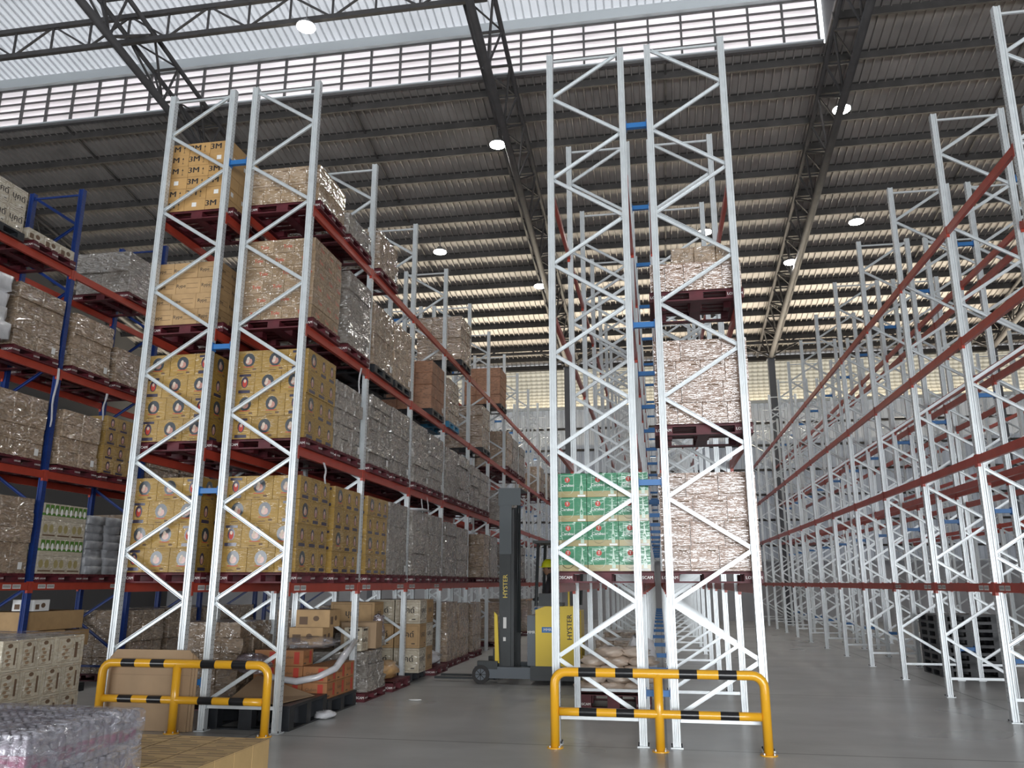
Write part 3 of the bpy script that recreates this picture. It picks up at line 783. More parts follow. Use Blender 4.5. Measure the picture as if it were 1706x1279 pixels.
# ---- row L2 (forklift-side rack)
XB = -5.259
for i, (zt, rows, sty, m, lab, fw_) in enumerate([
        (3.23, 4, 'yellow', 'yellow_c', 'yellow emblem carton', (.4, .4, .3)),
        (5.01, 4, 'yellow', 'yellow_c', 'yellow emblem carton', (.3, .4, .4)),
        (6.68, 6, 'tole', 'tan_film', 'brown carton with red script', (.3, .3, .42)),
        (7.84, 2, 'pinkbrown', 'tan_film', 'plain wrapped tan carton', (.2, .25, .25, .3))]):
    z = lvl(ZL, i); where = 'first bay, %s beam, forklift-side rack' % LV[i]
    pallet(XB, 10.72, z, 'red pallet in near half of ' + where)
    brick_stack(XB - .53, XB + .56, 10.23, 11.24, z + PH, zt, rows, sty, m, lab + ', near half of ' + where, lab + 's, ' + LV[i] + ' beam of the forklift-side rack', fw_, left=False)
def side_loads(xc, levels, table, row, y00=Y0):
    for (i, y0, y1, zt, m, look, pk, rows, cx, cy_, kw) in table:
        z = lvl(levels, i); sl = slot(y0 + .1, y00=y00); where = '%s, %s beam, %s' % (sl, LV[i], row)
        yc = (y0 + y1) / 2
        pallet(xc, yc, z, pk + ' pallet in ' + where, pk, dp=min(1.0, y1 - y0))
        wload(xc, y0, y1, z + PH, zt, m, where, look, rows=rows, cx=cx, cy_=cy_, **kw)
G = {}
# second and third yellow stacks on the lowest beam
for y0, y1, nm in ((11.45, 12.5, 'far half of first bay'), (12.86, 13.9, 'near half of second bay')):
    z = lvl(ZL, 0); where = nm + ', lowest beam, forklift-side rack'
    pallet(XB, (y0 + y1) / 2, z, 'red pallet in ' + where)
    brick_stack(XB - .53, XB + .56, y0, y1, z + PH, 3.22, 4, 'yellow', 'yellow_c', 'yellow emblem carton, ' + where, 'yellow emblem cartons in ' + nm + ' of the forklift-side rack', (.3, .4, .4))
T = [
 (0, 14.0, 15.05, 3.22, 'grey_film', 'grey wrapped stack', 'red', 3, 3, 2, G),
 (0, 15.38, 16.5, 3.2, 'grey_film', 'grey wrapped stack with loose film top', 'red', 3, 3, 2, dict(lump=.02)),
 (0, 16.6, 17.6, 3.2, 'grey_film', 'grey wrapped stack', 'red', 3, 3, 2, G),
 (0, 17.95, 18.95, 3.15, 'grey_film', 'grey wrapped stack', 'red', 4, 3, 2, G),
 (0, 19.1, 20.15, 3.1, 'grey_film', 'grey wrapped stack', 'red', 3, 3, 2, G),
 (0, 22.0, 22.75, 3.1, 'brown_film', 'dark brown wrapped stack', 'red', 4, 3, 2, G),
 (0, 23.0, 24.0, 3.1, 'grey_film', 'grey wrapped stack', 'red', 4, 3, 2, G),
 (0, 25.6, 26.6, 3.0, 'grey_film', 'grey wrapped stack', 'red', 4, 3, 2, G),
 (0, 28.2, 29.2, 3.0, 'grey_film', 'grey wrapped stack', 'red', 4, 3, 2, G),
 (1, 11.3, 12.35, 4.82, 'grey_film', 'low grey wrapped stack with ragged edge', 'red', 5, 3, 3, dict(lump=.03)),
 (1, 12.75, 13.8, 4.92, 'grey_film', 'tall grey wrapped stack', 'red', 6, 3, 2, dict(lump=.02)),
 (1, 13.95, 15.0, 4.95, 'grey_film', 'tall grey wrapped stack', 'red', 5, 3, 2, dict(lump=.02)),
 (1, 15.3, 16.35, 4.95, 'grey_film', 'tall grey wrapped stack', 'red', 7, 3, 2, dict(lump=.025)),
 (1, 16.5, 17.55, 4.9, 'grey_film', 'tall grey wrapped stack', 'red', 5, 3, 2, G),
 (1, 17.9, 18.95, 4.85, 'grey_film', 'broad two-tier grey wrapped stack', 'red', 2, 2, 1, dict(lump=.03)),
 (1, 19.1, 20.15, 4.85, 'grey_film', 'grey wrapped stack', 'red', 4, 3, 2, dict(lump=.03)),
 (1, 20.4, 21.45, 4.78, 'grey_film', 'grey wrapped stack', 'red', 4, 3, 2, dict(lump=.03)),
 (1, 21.6, 22.7, 4.75, 'grey_film', 'grey wrapped stack', 'red', 5, 3, 3, G),
 (1, 25.6, 26.6, 4.7, 'grey_film', 'grey wrapped stack', 'red', 4, 3, 2, G),
 (1, 26.7, 27.7, 4.6, 'grey_film', 'grey wrapped stack', 'red', 4, 3, 2, G),
 (2, 11.52, 12.55, 6.66, 'grey_film', 'tall glossy grey wrapped stack', 'red', 4, 3, 1, dict(lump=.02)),
 (2, 12.78, 13.82, 6.58, 'brown_film', 'brown small-carton stack', 'black', 4, 3, 3, G),
 (2, 13.9, 14.95, 6.58, 'brown_film', 'brown small-carton stack', 'black', 4, 3, 3, G),
 (2, 16.45, 17.5, 6.52, 'red_film', 'reddish carton stack', 'black', 4, 3, 3, G),
 (2, 17.9, 18.95, 6.5, 'brown_film', 'brown carton stack', 'blue', 4, 3, 3, G),
 (2, 21.7, 22.75, 6.65, 'brown_film', 'brown carton stack', 'black', 4, 3, 3, G),
 (2, 25.5, 26.5, 6.6, 'brown_film', 'brown carton stack', 'red', 4, 3, 3, G),
 (2, 26.65, 27.7, 6.55, 'grey_film', 'grey wrapped stack', 'red', 4, 3, 3, G),
 (2, 28.1, 29.1, 6.5, 'grey_film', 'grey wrapped stack', 'red', 4, 3, 3, G),
 (2, 33.2, 34.3, 6.5, 'brown_film', 'brown carton stack', 'red', 4, 3, 3, G),
 (2, 35.7, 36.7, 6.5, 'brown_film', 'brown carton stack', 'red', 4, 3, 3, G),
 (3, 11.38, 12.45, 7.62, 'grey_film', 'low shiny grey wrapped stack', 'red', 1, 3, 3, dict(lump=.02)),
 (3, 12.9, 13.9, 7.97, 'brown_film', 'brown carton stack', 'red', 2, 3, 2, G),
 (3, 19.05, 20.15, 8.40, 'brown_film', 'brown carton stack', 'black', 4, 3, 3, G),
 (3, 24.3, 25.35, 8.42, 'red_film', 'reddish carton stack', 'black', 4, 3, 3, G),
]
side_loads(XB, ZL, T, 'forklift-side rack')
# ---- blue-post rack
XC = -10.45
TB = [
 (0, 10.55, 11.62, 3.12, 'brown_film', 'brown carton stack', 'red', 5, 3, 3, G),
 (1, 10.55, 11.62, 4.74, 'brown_film', 'brown carton stack', 'red', 4, 3, 3, dict(lump=.02)),
 (2, 10.65, 11.68, 6.50, 'brown_film', 'brown wrapped carton stack', 'red', 4, 3, 2, dict(lump=.015)),
 (1, 11.96, 12.95, 4.68, 'brown_film', 'orange-brown wrapped stack', 'red', 4, 3, 2, dict(lump=.02)),
 (2, 11.98, 13.0, 6.42, 'brown_film', 'brown wrapped carton stack', 'red', 5, 3, 2, dict(lump=.02)),
 (2, 13.15, 14.2, 6.12, 'brown_film', 'brown wrapped carton stack', 'red', 2, 3, 2, dict(lump=.02)),
 (3, 13.2, 14.25, 8.08, 'grey_film', 'shiny grey wrapped stack', 'red', 2, 2, 2, dict(lump=.02)),
]
side_loads(XC, ZL, TB, 'blue-post rack', 9.25)
z = lvl(ZL, 0); pallet(XC, 12.4, z, 'red pallet under the green-printed cartons, blue-post rack')
def green_white():
    for r in range(4):
        for j in range(3):
            mb_w = 1.14; h = .285
            key = ('gw', r % 2)
            if key not in _cm:
                mb = MB(); w_, d_ = 1.14, .333
                mb.box(-w_ / 2, w_ / 2, -d_ / 2, d_ / 2, 0, h - .003, 'tan_c' if False else 'white_c')
                fr = face_frame(w_, d_, h)
                for kf in 'RF':
                    f = Face(mb, fr[kf])
                    if r % 2:
                        f.rect(0, .28, 1, .42, 'lime'); f.rect(.04, .5, .30, .9, 'lime'); f.rect(.37, .5, .63, .9, 'lime'); f.rect(.70, .5, .96, .9, 'lime')
                        f.k += 1
                        for a in (.17, .5, .83): f.oval(a, .52, .03 if kf == 'R' else .05, .06, 'white', 10)
                    else:
                        for a in (.2, .6): f.oval(a, .55, .05, .07, 'gold', 12)
                        f.rect(.05, .12, .9, .2, 'inkbrown')
                _cm[key] = mb.mesh('carton')
            o = link('carton', _cm[key], None, (XC, 12.02 + .34 * j, z + PH + r * .285)); tag(o, 'pale carton with green arches, lowest beam, blue-post rack', 'carton', 'pale cartons with green arches in the blue-post rack')
green_white()
pallet(XC, 13.42, z, 'red pallet under the grey sack stack, blue-post rack')
for y0 in (14.5, 15.7, 17.05, 18.25):  # loads added in the deeper bays to block the bright floor and wall beyond
    for i in (-1, 0, 1):
        z2 = 0 if i < 0 else lvl(ZL, i); nm_ = 'floor level' if i < 0 else LV[i] + ' beam'
        pallet(XC, y0 + .5, z2, 'red pallet in %s, %s, blue-post rack' % (slot(y0 + .1, y00=9.25), nm_))
        wload(XC, y0, y0 + 1.02, z2 + PH, z2 + PH + 1.15, 'brown_film', '%s, %s, blue-post rack' % (slot(y0 + .1, y00=9.25), nm_), 'added light-blocking brown wrapped stack')
wload(XC, 12.93, 13.85, z + PH, 2.96, 'bag', 'lowest beam, blue-post rack', 'stack of grey sacks', name='bag_stack', cat='bag stack', rows=7, cy_=2, lump=.03, seam=.04, sticker=False, group='sack stacks')
z = lvl(ZL, 1); pallet(XC, 13.6, z, 'red pallet under the yellow cartons, blue-post rack')
brick_stack(XC - .55, XC + .57, 13.1, 14.1, z + PH, 4.8, 4, 'yellow', 'yellow_c', 'yellow emblem carton, second beam, blue-post rack', 'yellow emblem cartons on the blue-post rack', (.6, .4), rowpat=[(1.0,)])
z = lvl(ZL, 3)
pallet(XC, 11.25, z, 'red pallet carrying one course of cartons, top beam, blue-post rack', 'red')
for j in range(3): carton('dark', 1.1, .355, .19, 'white_c', XC, 10.85 + .36 * j, z + PH, 'tan carton in the single course on top of the blue-post rack', 'single course of cartons on the top beam', 0)
pallet(XC, 10.05, z, 'black pallet under the pale script cartons, top beam, blue-post rack', 'black')
for r in range(2):
    for j in range(3): carton('yaa', 1.1, .34, .36, 'white_c', XC + .02, 9.67 + .345 * j, z + PH + .36 * r, 'pale carton with large dark script, top beam, blue-post rack', 'pale script cartons on the top beam')
z = lvl(ZL, 2)
pallet(XC, 9.9, z, 'red pallet under the crumpled white sacks, blue-post rack')
wload(XC + .05, 9.45, 10.42, z + PH, 6.45, 'whitebag', 'third beam, blue-post rack', 'crumpled white sack stack', name='bag_stack', cat='bag stack', rows=4, cy_=1, lump=.08, seam=.05, sticker=False, group='sack stacks', w=1.2)
# ---- C1 green cartons, C2 wrapped brown cartons
z = lvl(ZR, 0); XD = -.68
pallet(XD + .02, 10.72, z, 'red pallet under the green beverage cartons')
brick_stack(XD - .56, XD + .59, 10.23, 11.2, z + PH, 3.17, 4, 'green', 'green_c', 'green beverage carton with shield and bottle print behind the end frame', 'green beverage cartons', (.38, .38, .38), jit=.003)
XE = .62
for i, (zt, rows, pat) in enumerate([(3.15, 4, [(.35, .35, .5), (.32, .36, .36), (.4, .4, .35), (.3, .35, .4)]),
                                     (4.86, 4, [(.28, .32, .32, .3), (.33, .5, .3)]), (5.92, 1, [(.2, .25, .25, .25, .25)])]):
    z = lvl(ZR, i); where = LV[i] + ' beam, end bay of the brown-stack rack'
    pallet(XE, 10.72, z, 'red pallet on ' + where)
    brick_stack(XE - .58, XE + .59, 10.23, 11.2, z + PH, zt, rows, 'pinkbrown', 'pink_film', 'film-wrapped brown carton, ' + where, 'brown cartons, ' + LV[i] + ' beam, brown-stack rack', (1,), rowpat=pat, jit=.01)
wload(XE + .14, 10.3, 11.1, 5.925, 6.15, 'brown_film', 'lying on the top brown cartons of the end bay', 'small film-wrapped bundle', w=.85, rows=1, sticker=False, lump=.03)
# ------------------------------------------------------------------ safety barriers
def barrier(xa, xc, xb, y, label, bands):
    e = empty('safety_barrier', (xa, y, 0)); tag(e, label, 'safety barrier', 'yellow and black safety barriers')
    L = xb - xa; C = xc - xa; H = .82; r = .052; R_ = .13
    pts = [(0, 0, .0), (0, 0, H - R_)]
    for i in range(1, 6): a = math.pi - math.pi / 2 * i / 5; pts.append((R_ + R_ * math.cos(a), 0, H - R_ + R_ * math.sin(a)))
    bx = sorted(sum(([a * L, b * L] for a, b in bands), []))
    nb = len(pts) - 1
    for x in bx: pts.append((x, 0, H))
    i0 = nb
    pts.append((L - R_, 0, H))
    for i in range(1, 6): a = math.pi / 2 - math.pi / 2 * i / 5; pts.append((L - R_ + R_ * math.cos(a), 0, H - R_ + R_ * math.sin(a)))
    pts.append((L, 0, 0))
    ms = []
    for i in range(len(pts) - 1):
        x = (pts[i][0] + pts[i + 1][0]) / 2
        blk = any(a * L < x < b * L for a, b in bands) and abs(pts[i][2] - H) < .001 and abs(pts[i + 1][2] - H) < .001
        ms.append('bblack' if blk else 'byellow')
    mb = MB(); mb.tube(pts, r, 'byellow', 16, ms); obj('bent_tube', mb, e, smooth=True)
    pts = [(r, 0, .39)] + [(x, 0, .39) for x in bx] + [(L - r, 0, .39)]
    ms = ['bblack' if any(a * L < (pts[i][0] + pts[i + 1][0]) / 2 < b * L for a, b in bands) else 'byellow' for i in range(len(pts) - 1)]
    mb = MB(); mb.tube(pts, r * .9, 'byellow', 16, ms); obj('middle_rail', mb, e, smooth=True)
    mb = MB(); mb.tube([(C, 0, 0), (C, 0, H)], r, 'byellow', 16); obj('centre_post', mb, e, smooth=True)
    for x in (0, C, L):
        mb = MB(); mb.tube([(x, 0, 0), (x, 0, .012)], .095, 'byellow', 20)
        for a in (45, 135, 225, 315):
            q = (x + .075 * math.cos(math.radians(a)), .075 * math.sin(math.radians(a))); mb.tube([(*q, .01), (*q, .03)], .009, 'galv', 6)
        obj('base_plate', mb, e)
BANDS = [(.12, .205), (.30, .385), (.605, .69), (.79, .875)]
barrier(-7.07, -6.03, -4.80, 9.87, 'yellow and black tube barrier standing before the leaning cardboard sheets', BANDS)
barrier(-1.24, -.06, 1.10, 9.85, 'yellow and black tube barrier before the green and brown carton racks', BANDS)

# ------------------------------------------------------------------ leaning cardboard sheets
for i, (xa, xb, z1) in enumerate([(-7.02, -5.90, .97), (-7.06, -5.87, .94), (-7.10, -5.84, .91)]):
    mb = MB(); y = 9.965 + .022 * i; c = .05
    prof = [(xa, 0), (xb, 0), (xb, z1 - c), (xb - c, z1), (xa + c, z1), (xa, z1 - c)]
    n = len(prof); vs = [(x, y + yy + z * .02, z + .004) for yy in (0, .014) for x, z in prof]
    mb.raw(vs, [tuple(range(n)), tuple(range(2 * n - 1, n - 1, -1))] + [(j, n + j, n + (j + 1) % n, (j + 1) % n) for j in range(n)], 'card')
    mb.box(xa + .02, xb - .02, y - .001 + .33 * .02, y + .33 * .02, .335, .342, 'card_edge'); mb.box(xa + .02, xb - .02, y - .001 + .66 * .02, y + .66 * .02, .665, .672, 'card_edge')
    tag(obj('cardboard_sheet', mb), ['flat brown cardboard sheet, front one leaning behind the barrier', 'flat brown cardboard sheet sandwiched between two others behind the barrier', 'flat brown cardboard sheet, rear one against the rack post'][i], 'cardboard', 'leaning cardboard sheets')

# ------------------------------------------------------------------ objects standing before the racks
# pale drink cartons on a pallet
X2, YF = -5.98, 8.0
pallet(X2 - .6, 7.45, .0, 'red pallet under the pale drink cartons', 'red', dp=1.1)
rows = [(1.01, .28, [.42, .23, .23, .23]), (.73, .28, [.26, .28, .28, .29]), (.45, .28, [.28, .28, .27, .28]), (.15, .30, [.42, .23, .23, .23])]
for z, h, ds in rows:
    y = YF
    for dd in ds:
        carton('white', .38, dd, h, 'white_c', X2 - .19 + RND.uniform(-.006, .006), y - dd / 2, z, 'pale printed drink carton on the pallet beside the bottle load', 'pale drink cartons on the floor pallet')
        y -= dd
for z in (1.01, .73, .45, .15):
    for i in range(2): carton('white', .36, 1.1, .28, 'white_c', X2 - .57 - .37 * i, 7.44, z, 'long pale carton at the back of the drink carton pallet', 'long pale cartons')
mb = MB(); 
N_ = 14
vs = []; fs = []
for i in range(N_ + 1):
    for j in range(6): vs.append((X2 - 1.13 + 1.14 * i / N_, 6.88 + 1.14 * j / 5, 1.30 + RND.uniform(0, .022)))
for i in range(N_):
    for j in range(5): fs.append((i * 6 + j, (i + 1) * 6 + j, (i + 1) * 6 + j + 1, i * 6 + j + 1))
mb.raw(vs, fs, 'film'); tag(obj('top_film', mb, smooth=True), 'crinkled clear film sheet lying over the pale drink cartons', 'plastic film')

# low yellow-brown cartons
M['kraft_lit'] = mat('lit_kraft_carton', (.62, .42, .19), .6, noise=.06, objrand=.06)  # albedo raised over the other kraft to stand in for stronger light
X1, YF = -3.15, 6.6
pallet(X1 - .58, 6.05, 0, 'wooden pallet under the low flat kraft cartons', 'wood', dp=1.1)
for k, z in enumerate((.14, .37)):
    for i in range(3):
        for j in range(4):
            carton('kraft_top', .385, .28, .228, 'kraft_lit', X1 - .195 - .388 * i, YF - .145 - .283 * j, z, 'kraft carton in the low flat stack before the barrier', 'kraft cartons in the low stack')

# shrink-wrapped bottles
M['pet'] = mat('bottle_pet', (.34, .30, .35), .12, 0, coat=.5)
M['pinklabel'] = mat('bottle_label', (.30, .075, .15), .35)
M['cap'] = mat('bottle_cap', (.6, .58, .64), .3)
def lathe(mb, prof, m, n=10):
    vs = [(r * math.cos(2 * math.pi * j / n), r * math.sin(2 * math.pi * j / n), z) for r, z in prof for j in range(n)]
    mb.raw(vs, [(i * n + j, i * n + (j + 1) % n, (i + 1) * n + (j + 1) % n, (i + 1) * n + j) for i in range(len(prof) - 1) for j in range(n)], m)
mb = MB()
lathe(mb, [(0, .001), (.028, .001), (.0325, .012), (.0325, .045)], 'pet'); lathe(mb, [(.0325, .045), (.033, .047), (.033, .118), (.0325, .12)], 'pinklabel')
lathe(mb, [(.0325, .12), (.032, .145), (.024, .175), (.014, .195), (.013, .205)], 'pet'); lathe(mb, [(.0155, .203), (.0155, .222), (0, .223)], 'cap')
bottle_m = mb.mesh('bottle', True)
fm = MB(); a, b_ = .131, .099
per = [(-a, -b_), (a, -b_), (a, b_), (-a, b_)]
fm.raw([(x, y, z) for z in (.01, .19) for x, y in per] + [(x * .93, y * .93, .224) for x, y in per], [(0, 1, 5, 4), (1, 2, 6, 5), (2, 3, 7, 6), (3, 0, 4, 7), (4, 5, 9, 8), (5, 6, 10, 9), (6, 7, 11, 10), (7, 4, 8, 11)], 'film')
film_pack = fm.mesh('shrink_film')
XP, YP, ZT = -3.41, 5.2, 1.01
def pack(x, y, z, label):
    e = empty('bottle_pack', (x, y, z)); tag(e, label, 'bottle pack', 'shrink-wrapped bottle packs')
    for i in range(4):
        for j in range(3): link('bottle', bottle_m, e, (-.0975 + .065 * i, -.065 + .065 * j, 0))
    link('shrink_film', film_pack, e)
for i in range(4):
    for j in range(5):
        for k in range(2):
            if k and i > 0: continue
            pack(XP - .132 - .265 * i, YP - .1 - .2 * j, ZT - .225 - .235 * k, 'pack of pink-labelled bottles in the %s layer of the wrapped bottle load' % ('top' if k == 0 else 'second'))
mb = MB(); mb.box(XP - 1.06, XP - .265, YP - 1.0, YP, ZT - .46, ZT - .24, 'film_dense'); mb.box(XP - 1.06, XP, YP - 1.0, YP, .15, ZT - .462, 'film_dense')
tag(obj('bottle_load_core', mb), 'lower wrapped bottle layers beneath the pink-labelled packs', 'bottle load')
pallet(XP - .55, YP - .5, 0, 'black plastic pallet under the wrapped bottle load', 'black', dp=1.05)
vs = []; fs = []; n = 26; m_ = 12
prof = []
for j in range(m_ + 1):
    t = j / m_
    if t < .5: prof.append((XP - 1.06 + (1.08) * t / .5, ZT + .012))
    else: prof.append((XP + .02, ZT + .0 - (t - .5) / .5 * .62))
for i in range(n + 1):
    for j, (x, z) in enumerate(prof):
        w_ = .012
        vs.append((x + RND.uniform(-w_, w_) * (1 if j > m_ / 2 else .3), YP + .02 - 1.05 * i / n, z + RND.uniform(-w_, w_)))
for i in range(n):
    for j in range(m_): fs.append((i * (m_ + 1) + j, (i + 1) * (m_ + 1) + j, (i + 1) * (m_ + 1) + j + 1, i * (m_ + 1) + j + 1))
mb = MB(); mb.raw(vs, fs, 'film_heavy'); tag(obj('pallet_film', mb, smooth=True), 'glossy clear stretch film draped over the wrapped bottle load', 'plastic film')

# ------------------------------------------------------------------ floor level of the forklift-side rack
def crumple(name, x, y, z, sx, sy_, sz, m, label, cat='plastic film', seed=1, rz=0, group=None):
    r = random.Random(seed); n, k = 14, 9; vs = []; fs = []
    for i in range(k + 1):
        t = i / k; ph = math.pi * t
        for j in range(n):
            a = 2 * math.pi * j / n; q = 1 + r.uniform(-.22, .22)
            vs.append((sx / 2 * math.sin(ph) ** .6 * math.cos(a) * q, sy_ / 2 * math.sin(ph) ** .6 * math.sin(a) * q, max(0, sz * (.5 - .5 * math.cos(ph)) * (1 + r.uniform(-.1, .1)))))
    for i in range(k):
        for j in range(n): fs.append((i * n + j, i * n + (j + 1) % n, (i + 1) * n + (j + 1) % n, (i + 1) * n + j))
    mb = MB(); mb.raw(vs, fs, m); return tag(obj(name, mb, None, (x, y, z), rz, smooth=True), label, cat, group)
fp = 'under the lowest beam of the forklift-side rack'
pallet(XB, 10.85, 0, 'black plastic pallet at the end frame of the forklift-side rack', 'black', h=.30, dp=1.2)
mb = MB(); mb.raw([(-5.5, 10.3, .37), (-4.85, 10.25, .31), (-4.72, 11.15, .31), (-5.6, 11.2, .55), (-5.5, 10.3, .376), (-4.85, 10.25, .316), (-4.72, 11.15, .316), (-5.6, 11.2, .556)], [(0, 3, 2, 1), (4, 5, 6, 7), (0, 1, 5, 4), (1, 2, 6, 5), (2, 3, 7, 6), (3, 0, 4, 7)], 'card')
tag(obj('cardboard_sheet', mb), 'bent tan cardboard sheet lying on the black pallet at the end frame', 'cardboard', 'loose cardboard')
pallet(XB, 12.05, 0, 'black plastic pallet under the orange-printed cartons', 'black', h=.22, dp=1.1)
for r in range(3):
    for i in range(3):
        for j in range(3):
            if i < 2 and j > 0: continue
            if r == 2 and i == 2: continue
            carton('orange', .375, .35, .215, 'orange_c', XB - .38 + .38 * i, 11.68 + .352 * j, .22 + .217 * r, 'orange-brown carton with red panel ' + fp, 'orange-brown cartons near the end frame')
# white film roll sagging over the orange cartons
pts = [(-5.75, 11.42, .62), (-5.45, 11.40, .50), (-5.1, 11.38, .46), (-4.8, 11.40, .52), (-4.62, 11.6, .62), (-4.62, 11.95, .78), (-4.62, 12.35, .95)]
mb = MB(); mb.tube(pts, [.03, .045, .05, .045, .05, .06, .04], 'whitebag', 8); tag(obj('film_strip', mb, smooth=True), 'twisted white film strip hanging across the orange-brown cartons', 'plastic film')
crumple('plastic_film', -5.2, 11.95, .87, .9, .6, .16, 'film', 'crumpled clear film on top of the orange-brown cartons', seed=4)
crumple('plastic_film', -4.62, 11.3, .002, .28, .35, .10, 'whitebag', 'crumpled white film scrap on the floor beside the black pallet', seed=9)
# grey wrapped mess and red pallets
pallet(XB + .05, 13.35, 0, 'red pallet under the loosely wrapped grey goods', 'red')
wload(XB + .1, 12.9, 13.8, .14, .74, 'grey_film', 'floor of second bay, forklift-side rack', 'loosely wrapped grey stack', rows=3, sticker=False, lump=.05, w=1.05, group='stacks on the floor')
carton('kunkun', .3, .3, .36, 'white_c', XB + .42, 12.98, .76, 'pale upright carton with dark script on the loosely wrapped grey stack', 'pale upright script cartons')
carton('kunkun', .3, .3, .36, 'white_c', XB - .35, 13.35, .80, 'pale upright carton with dark script at the back of the loosely wrapped grey stack', 'pale upright script cartons')
mb = MB(); T_ = Matrix.Translation((XB + .3, 13.55, .76)) @ Matrix.Rotation(.1, 4, 'Z')
for (a0, a1, b0, b1) in ((-.3, .3, -.2, -.194), (-.3, .3, .194, .2), (-.3, -.294, -.2, .2), (.294, .3, -.2, .2)): mb.box(a0, a1, b0, b1, 0, .42, 'card', T=T_)
mb.box(-.3, .3, -.2, .2, 0, .006, 'card', T=T_); mb.box(-.36, .36, -.34, -.2, .42, .426, 'card', T=T_)
tag(obj('open_carton', mb), 'open brown carton behind the pale upright script carton', 'carton')
pallet(XB + .1, 14.6, 0, 'red pallet carrying the orange sack', 'red', h=.16)
M['orangebag'] = mat('orange_sack_m', (.50, .30, .13), .4, noise=.25, coat=.8, bump=.8, bscale=8)
crumple('sack', XB + .35, 14.55, .16, .55, .8, .3, 'orangebag', 'lumpy orange and white sack on a red pallet by the aisle', 'sack', 12)
wload(XB - .15, 14.1, 15.1, .16, .95, 'grey_film', 'floor of second bay beside the orange sack', 'grey plastic-covered heap', rows=3, sticker=False, lump=.06, w=.6, group='stacks on the floor')
for x_, z_, s_ in ((-4.9, 1.12, .2), (-4.86, .98, .17), (-5.15, .9, .14)): crumple('plastic_film', x_, 14.2, z_ - .05, s_, s_, s_, 'film_dense', 'ball of crumpled film stuck on the grey heap by the rack post', seed=int(z_ * 100), group='balls of crumpled film')
pallet(XB, 15.95, 0, 'black plastic pallet under the tall pale script cartons', 'black', h=.17)
for r in range(3):
    for j in range(2):
        for i in range(2): carton('yaa', .5, .46, .44, 'tan_c' if (r + j) % 2 else 'white_c', XB - .02 + .52 * i, 15.7 + .47 * j, .17 + .443 * r, 'large tan carton with frame print in the tall floor stack by the aisle', 'large tan cartons in the tall floor stack')
for i in range(2): carton('yaa', .85, .5, .45, 'tan_c', XB - .3 + .0 * i, 14.9 - .0, 1.02 - .0, 'wide tan carton with dark script behind the film balls', 'wide tan script carton') if i == 0 else None
pallet(XB + .15, 17.15, 0, 'red pallet beneath the white film bag', 'red')
crumple('plastic_bag', XB + .2, 17.0, .14, 1.0, 1.2, .38, 'whitebag', 'big crumpled white film bag on a low red pallet', 'plastic bag', 21)
for k, (y, h_) in enumerate(((18.0, 1.25), (19.12, 1.2), (20.6, 1.15))):
    pallet(XB + .05, y + .5, 0, 'red pallet under the %s tan floor stack beyond the white bag' % ORD[k])
    wload(XB + .05, y, y + 1.0, .14, h_ + .14, 'brown_film', '%s beyond the white film bag' % ORD[k], 'tan carton stack on the floor', rows=3, sticker=False, group='stacks on the floor')
for k, (y, h_) in enumerate(((24.2, 1.1), (26.8, 1.15), (29.4, 1.1))):
    pallet(XB + .05, y + .5, 0, 'red pallet under the %s distant floor stack of the forklift-side rack' % ORD[k])
    wload(XB + .05, y, y + 1.0, .14, h_ + .14, 'brown_film', '%s of the distant ones past the forklift' % ORD[k], 'brown floor stack', rows=3, sticker=False, group='stacks on the floor')
# floor level behind the cardboard side and the blue rack
for k, (x, y, w_, h_, m_, z_) in enumerate(((-6.6, 11.6, 1.0, 1.1, 'brown_film', .14), (-6.4, 14.3, 1.0, 1.2, 'brown_film', .14), (-6.6, 16.5, 1.0, 1.2, 'brown_film', .14))):  # stacks added to block light under the rack
    pallet(x, y + .5, 0, 'added red floor pallet, %s stack behind the cardboard sheets' % ORD[k])
    wload(x, y, y + 1.0, z_, h_ + z_, m_, 'floor of the %s bay behind the cardboard sheets' % ORD[k], 'added light-blocking dark brown film-covered stack', w=w_, rows=5, cx=3, sticker=False, lump=.03, group='stacks on the floor')
crumple('plastic_film', -5.45, 10.75, .62, .5, .4, .25, 'film_dense', 'dark crumpled film heap inside the end frame of the forklift-side rack', seed=31)
for k in range(3):
    carton('dark', .55, .42, .26, 'tan_c', XB - .1 + .1 * k, 13.0 - .6 + .0, .99 + .262 * k - .1, 'brown carton piled above the orange-brown cartons', 'brown cartons above the orange ones') if k < 2 else None
pallet(XC, 12.5, 0, 'black pallet at floor level of the blue-post rack', 'black', dp=1.6)
for (x, y, w_, d_, z, h_, m_, st) in ((XC + .05, 12.2, 1.0, .7, .14, .30, 'tan_c', 'dark'), (XC + .0, 12.9, 1.1, .6, .14, .30, 'tan_c', 'plain'), (XC + .1, 12.2, 1.0, .62, .45, .3, 'tan_c', 'plain'), (XC + .05, 12.88, .95, .7, .45, .3, 'tan_c', 'dark'),
                                      (XC + .05, 12.28, 1.05, .82, .76, .28, 'tan_c', 'plain'), (XC + .1, 12.98, .9, .7, .76, .26, 'tan_c', 'dark'), (XC + .05, 12.5, .9, 1.4, 1.05, .30, 'tan_c', 'plain'), (XC + .35, 12.1, .4, .35, 1.36, .18, 'label', 'dark')):
    carton(st, w_, d_, h_, m_, x, y, z, 'brown carton in the dim pile below the blue-post rack', 'brown cartons piled below the blue-post rack')
